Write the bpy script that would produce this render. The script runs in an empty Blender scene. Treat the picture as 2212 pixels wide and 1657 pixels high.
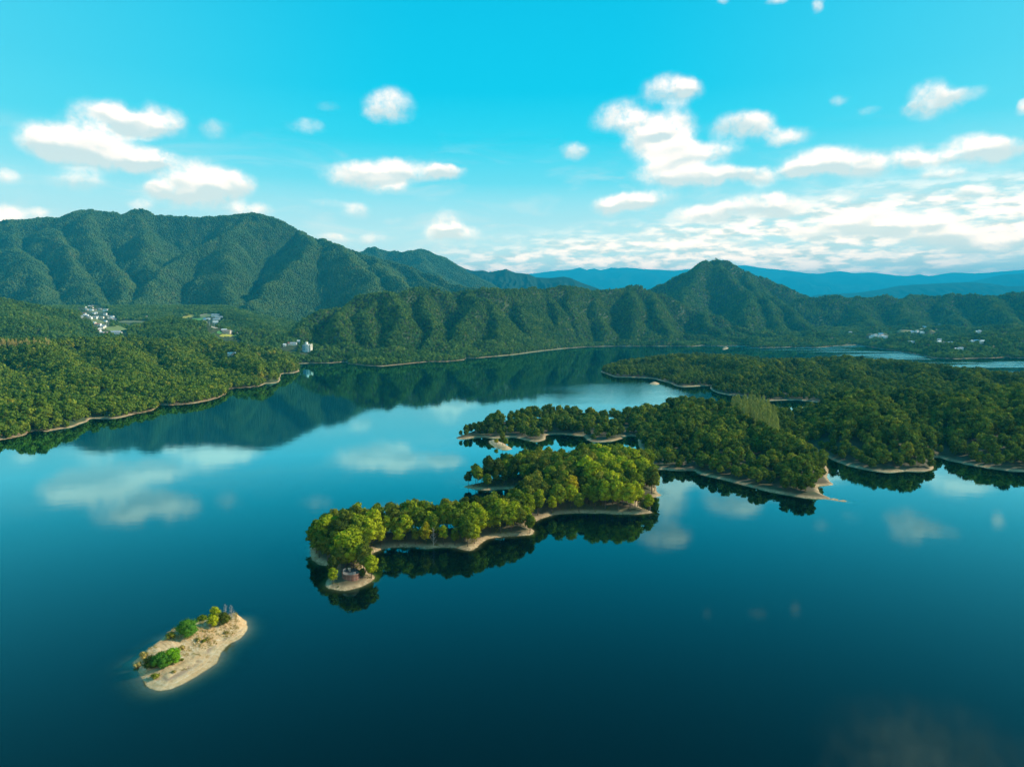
import bpy, math, random
import numpy as np
from mathutils import Vector

random.seed(11)
rng = np.random.default_rng(11)
S = bpy.context.scene
COL = S.collection
R = math.radians

# ------------------------------------------------------------------ camera
CAM_H, PITCH, FPX, CU, CV = 100.0, R(5.2), 1535.0, 1106.0, 828.5   # focal length in units of a 2212 x 1657 frame
cam = bpy.data.cameras.new('camera')
cam.sensor_width = 36.0
cam.lens = 36.0 * FPX / 2212.0
cam.clip_start, cam.clip_end = 1.0, 300000.0
camo = bpy.data.objects.new('camera', cam)
COL.objects.link(camo)
camo.location = (0, 0, CAM_H)
camo.rotation_euler = (math.pi / 2 - PITCH, 0, 0)
S.camera = camo

# ------------------------------------------------------------------ sun, sky, exposure
SUN_EL, SUN_AZ = R(29), R(80)          # azimuth measured from the view direction (+Y) towards +X
sun = bpy.data.lights.new('sun', 'SUN')
sun.energy, sun.angle, sun.color = 5.0, R(0.53), (1.0, 0.89, 0.68)
suno = bpy.data.objects.new('sun', sun)
COL.objects.link(suno)
SUN_DIR = Vector((math.cos(SUN_EL) * math.sin(SUN_AZ), math.cos(SUN_EL) * math.cos(SUN_AZ), math.sin(SUN_EL)))
suno.rotation_euler = SUN_DIR.to_track_quat('Z', 'Y').to_euler()
suno.location = (0, 0, 400)

S.view_settings.view_transform = 'Standard'
S.view_settings.look = 'None'
S.view_settings.gamma = 1.0
S.view_settings.exposure = 0.52
S.view_settings.use_curve_mapping = False
S.render.engine = 'CYCLES'
cy = S.cycles
cy.max_bounces, cy.diffuse_bounces, cy.glossy_bounces = 6, 2, 3
cy.transmission_bounces, cy.volume_bounces, cy.transparent_max_bounces = 2, 0, 8
cy.sample_clamp_indirect = 4.0
cy.caustics_reflective = cy.caustics_refractive = False
try:
    cy.use_denoising = True
    cy.denoiser = 'OPENIMAGEDENOISE'
except Exception:
    pass


def pixel_ray(u, v):
    """World direction of a photograph point, scaled so that its Y is 1."""
    xc, yc = (u - CU) / FPX, -(v - CV) / FPX
    y = math.cos(PITCH) + yc * math.sin(PITCH)
    z = -math.sin(PITCH) + yc * math.cos(PITCH)
    return xc / y, z / y


def ground(u, v, z=0.0):
    s, t = pixel_ray(u, v)
    Y = (z - CAM_H) / t
    return s * Y, Y


def at(u, v, Y):
    s, t = pixel_ray(u, v)
    return s * Y, Y, CAM_H + t * Y


class NT:
    """Small node-tree writer."""
    def __init__(self, tree):
        self.t = tree
        tree.nodes.clear()

    def n(self, kind, **props):
        nd = self.t.nodes.new(kind)
        for k, val in props.items():
            setattr(nd, k, val)
        return nd

    def link(self, a, b):
        self.t.links.new(a, b)

    def put(self, sock, val):
        if isinstance(val, bpy.types.NodeSocket):
            self.link(val, sock)
        elif isinstance(val, (tuple, list)):
            sock.default_value = tuple(val) + ((1.0,) if sock.type == 'RGBA' and len(val) == 3 else ())
        else:
            sock.default_value = val

    def m(self, op, a, b=0.0, c=None, clamp=False):
        nd = self.n('ShaderNodeMath', operation=op, use_clamp=clamp)
        self.put(nd.inputs[0], a)
        self.put(nd.inputs[1], b)
        if c is not None:
            self.put(nd.inputs[2], c)
        return nd.outputs[0]

    def vm(self, op, a, b=(0, 0, 0), c=None, out=0):
        nd = self.n('ShaderNodeVectorMath', operation=op)
        self.put(nd.inputs[0], a)
        self.put(nd.inputs[1], b)
        if c is not None:
            self.put(nd.inputs[2], c)
        return nd.outputs[out]

    def ss(self, x, lo, hi, a=0.0, b=1.0, kind='SMOOTHSTEP'):
        nd = self.n('ShaderNodeMapRange', interpolation_type=kind)
        for i, val in enumerate((x, lo, hi, a, b)):
            self.put(nd.inputs[i], val)
        return nd.outputs[0]

    def mix(self, f, a, b, blend='MIX'):
        nd = self.n('ShaderNodeMix', data_type='RGBA', blend_type=blend)
        self.put(nd.inputs[0], f)
        self.put(nd.inputs[6], a)
        self.put(nd.inputs[7], b)
        return nd.outputs[2]

    def noise(self, vec, scale, detail=3.0, rough=0.5, out=0, dist=0.0):
        nd = self.n('ShaderNodeTexNoise')
        if vec is not None:
            self.link(vec, nd.inputs['Vector'])
        nd.inputs['Scale'].default_value = scale
        nd.inputs['Detail'].default_value = detail
        nd.inputs['Roughness'].default_value = rough
        nd.inputs['Distortion'].default_value = dist
        return nd.outputs[out]

    def ramp(self, f, stops):
        nd = self.n('ShaderNodeValToRGB')
        el = nd.color_ramp.elements
        while len(el) < len(stops):
            el.new(0.5)
        for e, (p, c) in zip(el, stops):
            e.position = p
            e.color = tuple(c) + (1.0,)
        self.put(nd.inputs[0], f)
        return nd.outputs[0]


# ------------------------------------------------------------------ world: clear blue sky with fair-weather cumulus
CLOUDS = [  # u, v, half width, half height, weight
    (100, 302, 64, 30, 1), (160, 322, 90, 36, 1), (240, 338, 95, 30, 1), (318, 345, 50, 24, 1), (212, 265, 72, 38, 1),
    (255, 248, 42, 26, .9), (350, 262, 50, 30, 1), (300, 272, 46, 26, .9), (170, 393, 60, 20, .75), (465, 278, 34, 19, .6),
    (15, 380, 34, 14, .7), (440, 383, 84, 32, 1), (400, 412, 74, 24, .9), (490, 402, 50, 26, 1), (345, 412, 28, 15, .8),
    (430, 434, 76, 20, .7), (540, 457, 44, 16, 1), (305, 440, 28, 12, .6), (15, 468, 46, 22, 1), (85, 462, 30, 13, .8),
    (840, 230, 52, 30, .95), (808, 250, 24, 14, .45), (660, 275, 42, 16, .5), (710, 232, 24, 10, .3),
    (755, 378, 58, 22, 1), (822, 370, 58, 22, 1), (900, 370, 76, 20, 1), (965, 371, 40, 12, .8), (840, 402, 48, 14, .8),
    (770, 452, 34, 17, .7), (965, 484, 34, 28, 1), (1000, 505, 42, 16, .9), (938, 501, 30, 15, .7), (722, 512, 32, 9, .9),
    (805, 517, 36, 12, .6), (850, 480, 30, 8, .4), (700, 435, 40, 9, .4),
    (1340, 255, 56, 30, 1), (1400, 282, 52, 28, 1), (1462, 277, 48, 34, 1), (1430, 312, 76, 24, 1), (1505, 330, 90, 22, 1),
    (1450, 342, 66, 22, .9), (1440, 376, 66, 25, 1), (1512, 386, 74, 22, 1), (1562, 378, 54, 18, .9), (1642, 382, 40, 20, 1),
    (1310, 442, 40, 20, 1), (1400, 432, 60, 17, 1), (1352, 442, 46, 14, .9), (1450, 198, 60, 28, 1), (1488, 190, 34, 17, .7),
    (1242, 326, 30, 18, .95), (1592, 272, 52, 26, .95), (1645, 268, 36, 20, .75), (1695, 292, 54, 17, .9),
    (2010, 222, 54, 36, 1), (2072, 210, 50, 15, .6), (1960, 240, 24, 12, .6), (1815, 215, 18, 12, .5), (1880, 238, 26, 10, .4),
    (1750, 355, 60, 30, 1), (1804, 350, 64, 30, 1), (1872, 360, 58, 26, 1), (1720, 367, 34, 18, 1),
    (1962, 336, 42, 19, 1), (2105, 320, 66, 28, 1), (2160, 325, 66, 24, 1), (2012, 346, 50, 16, .95), (2040, 376, 56, 12, .9),
    (2105, 417, 42, 14, .95), (2208, 230, 16, 13, .8), (1492, 466, 46, 17, .9), (1545, 462, 50, 18, 1), (1632, 446, 74, 24, 1),
    (1705, 452, 50, 20, 1), (1830, 466, 64, 20, .9), (1905, 480, 100, 28, 1), (2022, 472, 42, 22, 1), (2000, 502, 110, 24, 1),
    (1790, 500, 100, 18, .9), (2120, 520, 110, 26, 1), (1680, 425, 40, 8, .5), (1830, 425, 60, 10, .6),
    (1560, 4, 14, 8, .5), (1680, 2, 26, 8, .7), (1766, 8, 14, 14, .7),
    (2150, -400, 300, 140, 1), (1960, -560, 190, 110, .9), (2500, 90, 160, 40, 1), (-260, 210, 160, 40, 1), (2460, 360, 130, 40, 1),
]


HAZE_TOP, HAZE_DENS, HAZE_GLOW = 2750.0, 5.6e-5, (0.02, 0.37, 0.64)


def above_haze(L, el):
    """Sky radiance that arrives as L after its path through the haze at elevation el."""
    e = R(max(el, 0.6))
    t = math.exp(-HAZE_DENS * min((HAZE_TOP - CAM_H) / math.sin(e), 52000 / math.cos(e)))
    t = max(t, 0.2)
    return tuple(max(0.0, (c - (1 - t) * g) / t) * 10 for c, g in zip(L, HAZE_GLOW))


def sky_stops(rows):
    return [(el / 90.0, above_haze(c, el)) for el, c in rows]


def build_world():
    w = bpy.data.worlds.new('World')
    S.world = w
    w.use_nodes = True
    k = NT(w.node_tree)
    co = k.n('ShaderNodeTexCoord').outputs['Generated']
    d = k.vm('NORMALIZE', co)
    sep = k.n('ShaderNodeSeparateXYZ')
    k.link(d, sep.inputs[0])
    az = k.m('ARCTAN2', sep.outputs[0], sep.outputs[1])
    el = k.m('ARCSINE', sep.outputs[2])
    # physical sky, tinted to the photograph's cyan
    sky = k.n('ShaderNodeTexSky', sky_type='NISHITA')
    sky.sun_disc = False
    sky.sun_elevation, sky.sun_rotation = SUN_EL, SUN_AZ
    sky.air_density, sky.dust_density, sky.ozone_density = 1.0, 0.6, 2.0
    tint = k.mix(1.0, sky.outputs[0], (0.25, 1.05, 1.25), 'MULTIPLY')
    eldeg = k.m('MULTIPLY', el, 180 / math.pi)
    elf = k.ss(eldeg, 0, 90, kind='LINEAR')
    base = k.ramp(elf, sky_stops([(0, (.60, .80, .86)), (2, (.58, .80, .86)), (3.5, (.54, .80, .87)), (5, (.50, .79, .88)), (7.5, (.42, .78, .89)), (10.5, (.16, .72, .90)),
                                  (13.5, (.035, .66, .89)), (17, (.0, .60, .87)), (23, (.0, .55, .84)), (33, (.0, .40, .66)), (50, (.0, .26, .48)), (90, (.0, .16, .36))]))
    # paler away from the middle of the view and towards the sun
    side = k.m('ADD', k.ss(az, 0.12, 0.95), k.m('MULTIPLY', k.ss(az, -0.1, -0.9), 0.8), clamp=True)
    pale = k.ramp(elf, sky_stops([(0, (.66, .83, .87)), (3.5, (.62, .83, .88)), (7.5, (.52, .82, .90)), (13.5, (.24, .76, .90)), (23, (.15, .70, .89)), (40, (.05, .5, .72)), (90, (.0, .16, .36))]))
    base = k.mix(k.m('MULTIPLY', side, 0.6), base, pale)
    clear = k.mix(0.06, base, tint)
    # clouds
    p = k.n('ShaderNodeCombineXYZ')
    k.link(az, p.inputs[0])
    k.link(el, p.inputs[1])
    P = p.outputs[0]
    w1 = k.vm('SUBTRACT', k.noise(P, 22, 4, 0.55, out=1), (0.5, 0.5, 0.5))
    Pw = k.vm('MULTIPLY_ADD', w1, (0.030, 0.020, 0.0), P)
    Pw = k.vm('MULTIPLY', Pw, (1, 1, 0))
    def ae(uu, vv):
        s_, t_ = pixel_ray(uu, vv)
        return math.atan2(s_, 1.0), math.atan2(t_, math.hypot(s_, 1.0))

    def pile(lift):
        """Cloud density; lift moves every puff up by that share of its half height."""
        dens = None
        for (u, v, ru, rv, wt) in CLOUDS:
            a0, e0 = ae(u, v)
            a1, _ = ae(u + ru, v)
            _, e1 = ae(u, v - rv)
            e0 += lift * (e1 - e0)
            sa, se = 1.0 / (0.98 * abs(a1 - a0)), 1.0 / (1.10 * abs(e1 - ae(u, v)[1]))
            q = k.vm('MULTIPLY_ADD', Pw, (sa, se, 0), (-a0 * sa, -e0 * se, 0))
            L = k.vm('LENGTH', q, out=1)
            b = k.ss(L, 1.62, 0.30, 0.0, wt)
            dens = b if dens is None else k.m('ADD', dens, b)
        return dens
    dens = pile(0.0)
    vert = k.m('SUBTRACT', pile(0.5), dens)
    # low broken layer near the horizon, seen edge-on: flat streaks
    flat = k.vm('MULTIPLY', P, (9, 55, 0))
    n1 = k.noise(flat, 1.0, 6, 0.62)
    n2 = k.noise(k.vm('MULTIPLY', P, (30, 95, 0)), 1.0, 4, 0.55)
    top = k.ss(az, -0.25, 0.45, 5.0, 10.0, 'LINEAR')
    cover = k.m('MULTIPLY', k.ss(eldeg, k.m('ADD', top, 0.5), k.m('SUBTRACT', top, 2.6)), k.ss(az, -0.5, 0.1, 0.45, 1.0))
    layer = k.m('MULTIPLY', cover, k.ss(k.m('ADD', k.m('MULTIPLY', n1, 0.7), k.m('MULTIPLY', n2, 0.3)), 0.37, 0.58))
    fine = k.noise(P, 42, 6, 0.68)
    dens = k.m('MULTIPLY', dens, k.m('MULTIPLY_ADD', k.m('SUBTRACT', fine, 0.5), 2.4, 1.0))
    cum = k.ss(dens, 0.06, 1.42)
    # a generic scatter of cumulus for the part of the sky outside the photograph
    behind = k.ss(k.m('ABSOLUTE', az), 0.75, 1.0)
    gen = k.m('MULTIPLY', k.ss(k.noise(k.vm('MULTIPLY', d, (4, 4, 11)), 1.0, 5, 0.55), 0.55, 0.68), k.m('MULTIPLY', behind, k.ss(eldeg, 45, 25)))
    shade = k.noise(k.vm('MULTIPLY', Pw, (14, 34, 0)), 1.0, 3, 0.5)
    lit = k.ss(k.m('ADD', k.m('MULTIPLY', vert, 1.1), k.m('MULTIPLY', k.m('SUBTRACT', shade, 0.5), 1.6)), -0.55, 0.25)
    els = (0, 1.5, 3, 4.5, 6, 8, 11, 15, 22, 90)
    bright = k.ramp(elf, sky_stops([(e, (1.32, 1.12, 1.03)) for e in els]))
    dull = k.ramp(elf, sky_stops([(e, (.74, .83, .86)) for e in els]))
    grey = k.ramp(elf, sky_stops([(e, (.52, .70, .76)) for e in els]))
    ccol = k.mix(lit, k.mix(0.5, grey, dull), bright)
    lcol = k.mix(k.ss(n2, 0.36, 0.60), grey, bright)
    veil = k.noise(k.vm('MULTIPLY', P, (7, 30, 0)), 1.0, 5, 0.6, dist=0.6)
    veil = k.m('MULTIPLY', k.ss(veil, 0.48, 0.72, 0.0, 0.42), k.m('MULTIPLY', k.ss(eldeg, 15, 8), k.ss(eldeg, 1.5, 4)))
    c = k.mix(veil, clear, dull)
    c = k.mix(k.m('MULTIPLY', layer, 0.92), c, lcol)
    c = k.mix(k.m('MULTIPLY', cum, 0.95), c, ccol)
    c = k.mix(k.m('MULTIPLY', gen, 0.85), c, dull)
    bg = k.n('ShaderNodeBackground')
    k.link(c, bg.inputs[0])
    bg.inputs[1].default_value = 0.0697
    out = k.n('ShaderNodeOutputWorld')
    k.link(bg.outputs[0], out.inputs[0])
    try:
        w.cycles.sampling_method = 'MANUAL'
        w.cycles.sample_map_resolution = 512
    except Exception:
        pass


build_world()

# ------------------------------------------------------------------ helpers: numbers
_perm = rng.permutation(256)
_perm = np.concatenate([_perm, _perm])
_grad = np.stack([np.cos(np.arange(256) * 2.399963), np.sin(np.arange(256) * 2.399963)], 1)


def perlin(x, y):
    xi, yi = np.floor(x).astype(int), np.floor(y).astype(int)
    xf, yf = x - xi, y - yi
    u, v = xf * xf * xf * (xf * (xf * 6 - 15) + 10), yf * yf * yf * (yf * (yf * 6 - 15) + 10)

    def g(ix, iy, fx, fy):
        h = _perm[(_perm[ix & 255] + iy) & 255]
        return _grad[h, 0] * fx + _grad[h, 1] * fy
    a, b = g(xi, yi, xf, yf), g(xi + 1, yi, xf - 1, yf)
    c, d = g(xi, yi + 1, xf, yf - 1), g(xi + 1, yi + 1, xf - 1, yf - 1)
    return (a + u * (b - a)) + v * ((c + u * (d - c)) - (a + u * (b - a)))


def fbm(x, y, scale, octaves=4, gain=0.5):
    s, amp = 0.0, 1.0
    for i in range(octaves):
        s = s + amp * perlin(x / scale + 17.3 * i, y / scale - 9.1 * i)
        scale *= 0.5
        amp *= gain
    return s


def seg_dist(px, py, a, b):
    """Distance to a segment and the position along it."""
    ax, ay = a[0], a[1]
    dx, dy = b[0] - ax, b[1] - ay
    L2 = dx * dx + dy * dy + 1e-9
    t = np.clip(((px - ax) * dx + (py - ay) * dy) / L2, 0, 1)
    return np.hypot(px - (ax + t * dx), py - (ay + t * dy)), t


def poly_sd(px, py, poly):
    """Signed distance to a closed outline, positive inside."""
    d = np.full(px.shape, 1e9)
    ins = np.zeros(px.shape, bool)
    n = len(poly)
    for i in range(n):
        a, b = poly[i], poly[(i + 1) % n]
        d = np.minimum(d, seg_dist(px, py, a, b)[0])
        if a[1] != b[1]:
            cond = ((a[1] > py) != (b[1] > py)) & (px < (b[0] - a[0]) * (py - a[1]) / (b[1] - a[1]) + a[0])
            ins ^= cond
    return np.where(ins, d, -d)


def smooth_outline(pix, rounds=1, wob=0.0):
    pts = [ground(u, v) for u, v in pix]
    for _ in range(rounds):     # corner cutting
        q = []
        for i in range(len(pts)):
            a, b = pts[i], pts[(i + 1) % len(pts)]
            q.append((a[0] * .8 + b[0] * .2, a[1] * .8 + b[1] * .2))
            q.append((a[0] * .2 + b[0] * .8, a[1] * .2 + b[1] * .8))
        pts = q
    return pts


# ------------------------------------------------------------------ helpers: objects
def mesh_np(name, V, F, mats=(), smooth=False, mat_idx=None):
    """Mesh from arrays; F is (n,3) or (n,4)."""
    V = np.asarray(V, np.float32)
    F = np.asarray(F, np.int32)
    me = bpy.data.meshes.new(name)
    nf, k = F.shape
    me.vertices.add(len(V))
    me.vertices.foreach_set('co', V.ravel())
    me.loops.add(nf * k)
    me.loops.foreach_set('vertex_index', F.ravel())
    me.polygons.add(nf)
    me.polygons.foreach_set('loop_start', np.arange(nf, dtype=np.int32) * k)
    me.polygons.foreach_set('loop_total', np.full(nf, k, np.int32))
    if mat_idx is not None:
        me.polygons.foreach_set('material_index', np.asarray(mat_idx, np.int32))
    me.update(calc_edges=True)
    if smooth:
        me.polygons.foreach_set('use_smooth', np.ones(nf, bool))
    for m in mats:
        me.materials.append(m)
    return me


def link(name, data, parent=None, loc=None):
    o = bpy.data.objects.new(name, data)
    COL.objects.link(o)
    if parent is not None:
        o.parent = parent
    if loc is not None:
        o.location = loc
    return o


def tag(o, label=None, cat=None, group=None, kind=None):
    if label:
        o['label'] = label
    if cat:
        o['category'] = cat
    if group:
        o['group'] = group
    if kind:
        o['kind'] = kind
    return o


def thing(name, label, cat, loc, rz=0.0, group=None, scale=1.0):
    o = link(name, None, loc=loc)
    o.rotation_euler = (0, 0, rz)
    o.scale = (scale,) * 3
    return tag(o, label, cat, group)


class MB:
    """Collects boxes, tubes and quads with mixed materials into one mesh."""
    def __init__(self):
        self.V, self.F, self.M = [], [], []

    def face(self, pts, m=0):
        b = len(self.V)
        self.V += [tuple(p) for p in pts]
        self.F.append(tuple(range(b, b + len(pts))))
        self.M.append(m)

    def box(self, c, s, rz=0.0, m=0):
        cx, cy, cz = c
        hx, hy, hz = s[0] / 2, s[1] / 2, s[2] / 2
        ca, sa = math.cos(rz), math.sin(rz)
        b = len(self.V)
        for dz in (-hz, hz):
            for dx, dy in ((-hx, -hy), (hx, -hy), (hx, hy), (-hx, hy)):
                self.V.append((cx + dx * ca - dy * sa, cy + dx * sa + dy * ca, cz + dz))
        for f in ((0, 3, 2, 1), (4, 5, 6, 7), (0, 1, 5, 4), (1, 2, 6, 5), (2, 3, 7, 6), (3, 0, 4, 7)):
            self.F.append(tuple(b + i for i in f))
            self.M.append(m)

    def tube(self, pts, radii, sides=5, m=0):
        pts = [Vector(p) for p in pts]
        rings = []
        for i, p in enumerate(pts):
            d = (pts[min(i + 1, len(pts) - 1)] - pts[max(i - 1, 0)]).normalized()
            a = d.cross(Vector((0.31, 0.87, 0.38))).normalized()
            bb = d.cross(a)
            b0 = len(self.V)
            for k in range(sides):
                t = 2 * math.pi * k / sides
                self.V.append(tuple(p + (a * math.cos(t) + bb * math.sin(t)) * radii[i]))
            rings.append(b0)
        for r0, r1 in zip(rings, rings[1:]):
            for k in range(sides):
                k2 = (k + 1) % sides
                self.F.append((r0 + k, r0 + k2, r1 + k2, r1 + k))
                self.M.append(m)

    def mesh(self, name, mats):
        me = bpy.data.meshes.new(name)
        me.from_pydata(self.V, [], self.F)
        for m in mats:
            me.materials.append(m)
        me.polygons.foreach_set('material_index', np.array(self.M, np.int32))
        me.update()
        return me

    def build(self, name, mats, parent=None, loc=None):
        if not isinstance(mats, (list, tuple)):
            mats = [mats]
        return link(name, self.mesh(name, mats), parent, loc)


# ------------------------------------------------------------------ materials
def new_mat(name):
    m = bpy.data.materials.new(name)
    m.use_nodes = True
    return m, NT(m.node_tree)


def finish(k, shader):
    out = k.n('ShaderNodeOutputMaterial')
    k.link(shader, out.inputs[0])


def plain(name, col, rough=0.8, var=0.12, scale=0.8, metallic=0.0):
    m, k = new_mat(name)
    b = k.n('ShaderNodeBsdfPrincipled')
    tc = k.n('ShaderNodeTexCoord').outputs['Object']
    n = k.noise(tc, scale, 5, 0.6)
    c = k.mix(k.ss(n, 0.3, 0.7), tuple(x * (1 - var) for x in col), tuple(min(1, x * (1 + var)) for x in col))
    k.link(c, b.inputs['Base Color'])
    b.inputs['Roughness'].default_value = rough
    b.inputs['Metallic'].default_value = metallic
    finish(k, b.outputs[0])
    return m


def leaf_mat(name, dark, mid, light, accent=None, patch=60.0, trans=0.25, gain=1.0):
    """Foliage: colour differs from tree to tree, from patch to patch of the wood, and a little from spray to spray."""
    m, k = new_mat(name)
    oi = k.n('ShaderNodeObjectInfo')
    rnd = oi.outputs['Random']
    pn = k.noise(k.vm('MULTIPLY', oi.outputs['Location'], (1 / patch,) * 3), 1.0, 3, 0.6)
    f = k.m('ADD', k.m('MULTIPLY', rnd, 0.55), k.m('MULTIPLY', k.ss(pn, 0.3, 0.7), 0.45))
    dark, mid, light, accent = [None if c is None else (c[0] * 2.0 * gain, c[1] * 2.0 * gain, c[2] * 1.5 * gain) for c in (dark, mid, light, accent)]
    stops = [(0.12, dark), (0.5, mid), (0.86, light)]
    if accent:
        stops.append((0.98, accent))
    c = k.ramp(f, stops)
    ri = k.n('ShaderNodeNewGeometry').outputs['Random Per Island']
    c = k.mix(1.0, c, k.ramp(ri, [(0, (.72, .74, .72)), (1, (1.28, 1.24, 1.2))]), 'MULTIPLY')
    df = k.n('ShaderNodeBsdfDiffuse')
    k.link(c, df.inputs[0])
    if trans <= 0:
        finish(k, df.outputs[0])
        return m
    tr = k.n('ShaderNodeBsdfTranslucent')
    k.link(k.mix(1.0, c, (1.25, 1.2, 0.6), 'MULTIPLY'), tr.inputs[0])
    mx = k.n('ShaderNodeMixShader')
    mx.inputs[0].default_value = trans
    k.link(df.outputs[0], mx.inputs[1])
    k.link(tr.outputs[0], mx.inputs[2])
    finish(k, mx.outputs[0])
    return m


LEAF = {
    'dark': leaf_mat('leaf dark', (.018, .030, .008), (.030, .046, .010), (.050, .062, .012)),
    'green': leaf_mat('leaf green', (.036, .056, .008), (.062, .086, .010), (.095, .112, .012), gain=1.25),
    'olive': leaf_mat('leaf olive', (.045, .060, .012), (.075, .086, .015), (.110, .108, .020), gain=1.15),
    'lime': leaf_mat('leaf lime', (.095, .118, .008), (.135, .156, .010), (.175, .186, .012), gain=1.2),
    'gold': leaf_mat('leaf gold', (.150, .135, .010), (.195, .165, .012), (.23, .18, .014)),
    'wood': leaf_mat('leaf hillside', (.013, .033, .012), (.029, .055, .016), (.048, .072, .019), (.070, .074, .022), 70, 0.25, 1.95),
    'bank': leaf_mat('leaf bank', (.024, .048, .010), (.048, .074, .012), (.080, .096, .015), (.122, .104, .016), 45, .25, 1.42),
    'isle': leaf_mat('leaf isle', (.018, .034, .009), (.042, .063, .012), (.074, .090, .015), (.120, .112, .016), 35, .25, 1.28),
    'far': leaf_mat('leaf mountain', (.015, .034, .015), (.025, .047, .018), (.038, .058, .021), (.058, .060, .026), 160, 0.0, 0.95),
    'pale': leaf_mat('leaf poplar', (.105, .130, .050), (.130, .150, .060), (.160, .170, .070)),
    'tan': leaf_mat('leaf tan', (.20, .17, .08), (.25, .21, .10), (.30, .25, .13)),
    'pine': leaf_mat('leaf pine', (.025, .085, .014), (.035, .100, .016), (.045, .115, .018)),
    'spray': leaf_mat('leaf bright', (.075, .165, .010), (.085, .185, .012), (.100, .200, .014)),
    'dry': leaf_mat('leaf dry', (.170, .135, .055), (.220, .170, .070), (.260, .200, .090), None, 8),
}
BARK = plain('bark', (.085, .062, .045), 0.9, 0.3, 3)
PALE_BARK = plain('pale bark', (.36, .33, .29), 0.9, 0.2, 3)


def sand_mat():
    m, k = new_mat('sand')
    geo = k.n('ShaderNodeNewGeometry').outputs['Position']
    sp = k.n('ShaderNodeSeparateXYZ')
    k.link(geo, sp.inputs[0])
    big = k.noise(geo, 0.11, 4, 0.6)
    med = k.noise(geo, 0.6, 6, 0.72)
    rot = k.n('ShaderNodeVectorRotate', rotation_type='Z_AXIS')
    k.link(geo, rot.inputs['Vector'])
    rot.inputs['Angle'].default_value = R(-52)
    gul = k.noise(k.vm('MULTIPLY', rot.outputs[0], (1.3, 0.16, 0.3)), 1.0, 4, 0.6)
    fin = k.noise(geo, 3.5, 4, 0.7)
    c = k.mix(k.ss(big, 0.35, 0.65), (.60, .36, .16), (.66, .46, .25))
    c = k.mix(k.ss(med, 0.48, 0.72), c, (.70, .56, .37))
    c = k.mix(k.m('MULTIPLY', k.ss(med, 0.48, 0.34), 0.75), c, (.42, .25, .12))
    c = k.mix(k.m('MULTIPLY', k.ss(fin, 0.52, 0.72), 0.6), c, (.25, .18, .11))
    c = k.mix(k.m('MULTIPLY', k.ss(k.noise(geo, 0.25, 5, 0.7), 0.50, 0.66), 0.55), c, (.33, .27, .13))
    up = k.ss(sp.outputs[2], 0.8, 1.4)
    c = k.mix(k.m('MULTIPLY', k.ss(gul, 0.52, 0.70), k.m('MULTIPLY', up, 0.75)), c, (.34, .20, .10))
    c = k.mix(k.m('MULTIPLY', k.ss(gul, 0.44, 0.30), k.m('MULTIPLY', up, 0.6)), c, (.78, .68, .52))
    # strand lines left by the falling water level
    zz = k.m('ADD', sp.outputs[2], k.m('MULTIPLY', k.m('SUBTRACT', med, 0.5), 0.22))
    wav = k.m('SINE', k.m('MULTIPLY', zz, 26.0))
    c = k.mix(k.m('MULTIPLY', k.ss(wav, 0.25, 1.0), k.ss(zz, 1.5, 0.2, 0.0, 0.32)), c, (.76, .62, .43))
    drift = k.m('MULTIPLY', k.ss(k.m('ABSOLUTE', k.m('SUBTRACT', zz, 0.62)), 0.22, 0.02), k.ss(big, 0.42, 0.60))
    c = k.mix(k.m('MULTIPLY', drift, 0.62), c, (.20, .13, .10))
    wet = k.ss(zz, 0.14, -0.04)
    c = k.mix(k.m('MULTIPLY', wet, 0.75), c, (.36, .24, .09))
    b = k.n('ShaderNodeBsdfPrincipled')
    k.link(c, b.inputs['Base Color'])
    b.inputs['Roughness'].default_value = 0.9
    bump = k.n('ShaderNodeBump')
    bump.inputs['Strength'].default_value = 0.5
    bump.inputs['Distance'].default_value = 0.6
    k.link(k.m('ADD', fin, k.m('MULTIPLY', med, 1.5)), bump.inputs['Height'])
    k.link(bump.outputs[0], b.inputs['Normal'])
    finish(k, b.outputs[0])
    return m


def earth_mat(name, floor, grass, beach_top=0.85, pale=1.0):
    """Woodland floor with an eroded sandy edge along the water."""
    m, k = new_mat(name)
    geo = k.n('ShaderNodeNewGeometry').outputs['Position']
    sp = k.n('ShaderNodeSeparateXYZ')
    k.link(geo, sp.inputs[0])
    n = k.noise(geo, 0.09, 5, 0.6)
    f = k.noise(geo, 0.9, 4, 0.65)
    g = k.mix(k.ss(n, 0.38, 0.62), floor, grass)
    sand = k.mix(k.ss(f, 0.36, 0.64), tuple(min(.8, c * pale) for c in (.32, .20, .10)), tuple(min(.8, c * pale) for c in (.60, .44, .25)))  # beach sand coloured darker to carry the shade of the trees
    sand = k.mix(k.m('MULTIPLY', k.ss(n, 0.55, 0.42), 0.5), sand, (.22, .15, .085))
    zz = k.m('ADD', sp.outputs[2], k.m('MULTIPLY', k.m('SUBTRACT', f, 0.5), 1.0))
    c = k.mix(k.ss(zz, beach_top - 0.5, beach_top + 0.5), sand, g)
    c = k.mix(k.m('MULTIPLY', k.ss(zz, 0.10, -0.05), 0.75), c, (.30, .20, .08))
    b = k.n('ShaderNodeBsdfPrincipled')
    k.link(c, b.inputs['Base Color'])
    b.inputs['Roughness'].default_value = 0.95
    bump = k.n('ShaderNodeBump')
    bump.inputs['Strength'].default_value = 0.5
    bump.inputs['Distance'].default_value = 0.5
    k.link(f, bump.inputs['Height'])
    k.link(bump.outputs[0], b.inputs['Normal'])
    finish(k, b.outputs[0])
    return m


SAND = sand_mat()
EARTH = earth_mat('woodland earth', (.10, .075, .04), (.06, .07, .025))
HILL_EARTH = earth_mat('hill earth', (.034, .056, .016), (.058, .076, .022), .8, 1.05)


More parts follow.
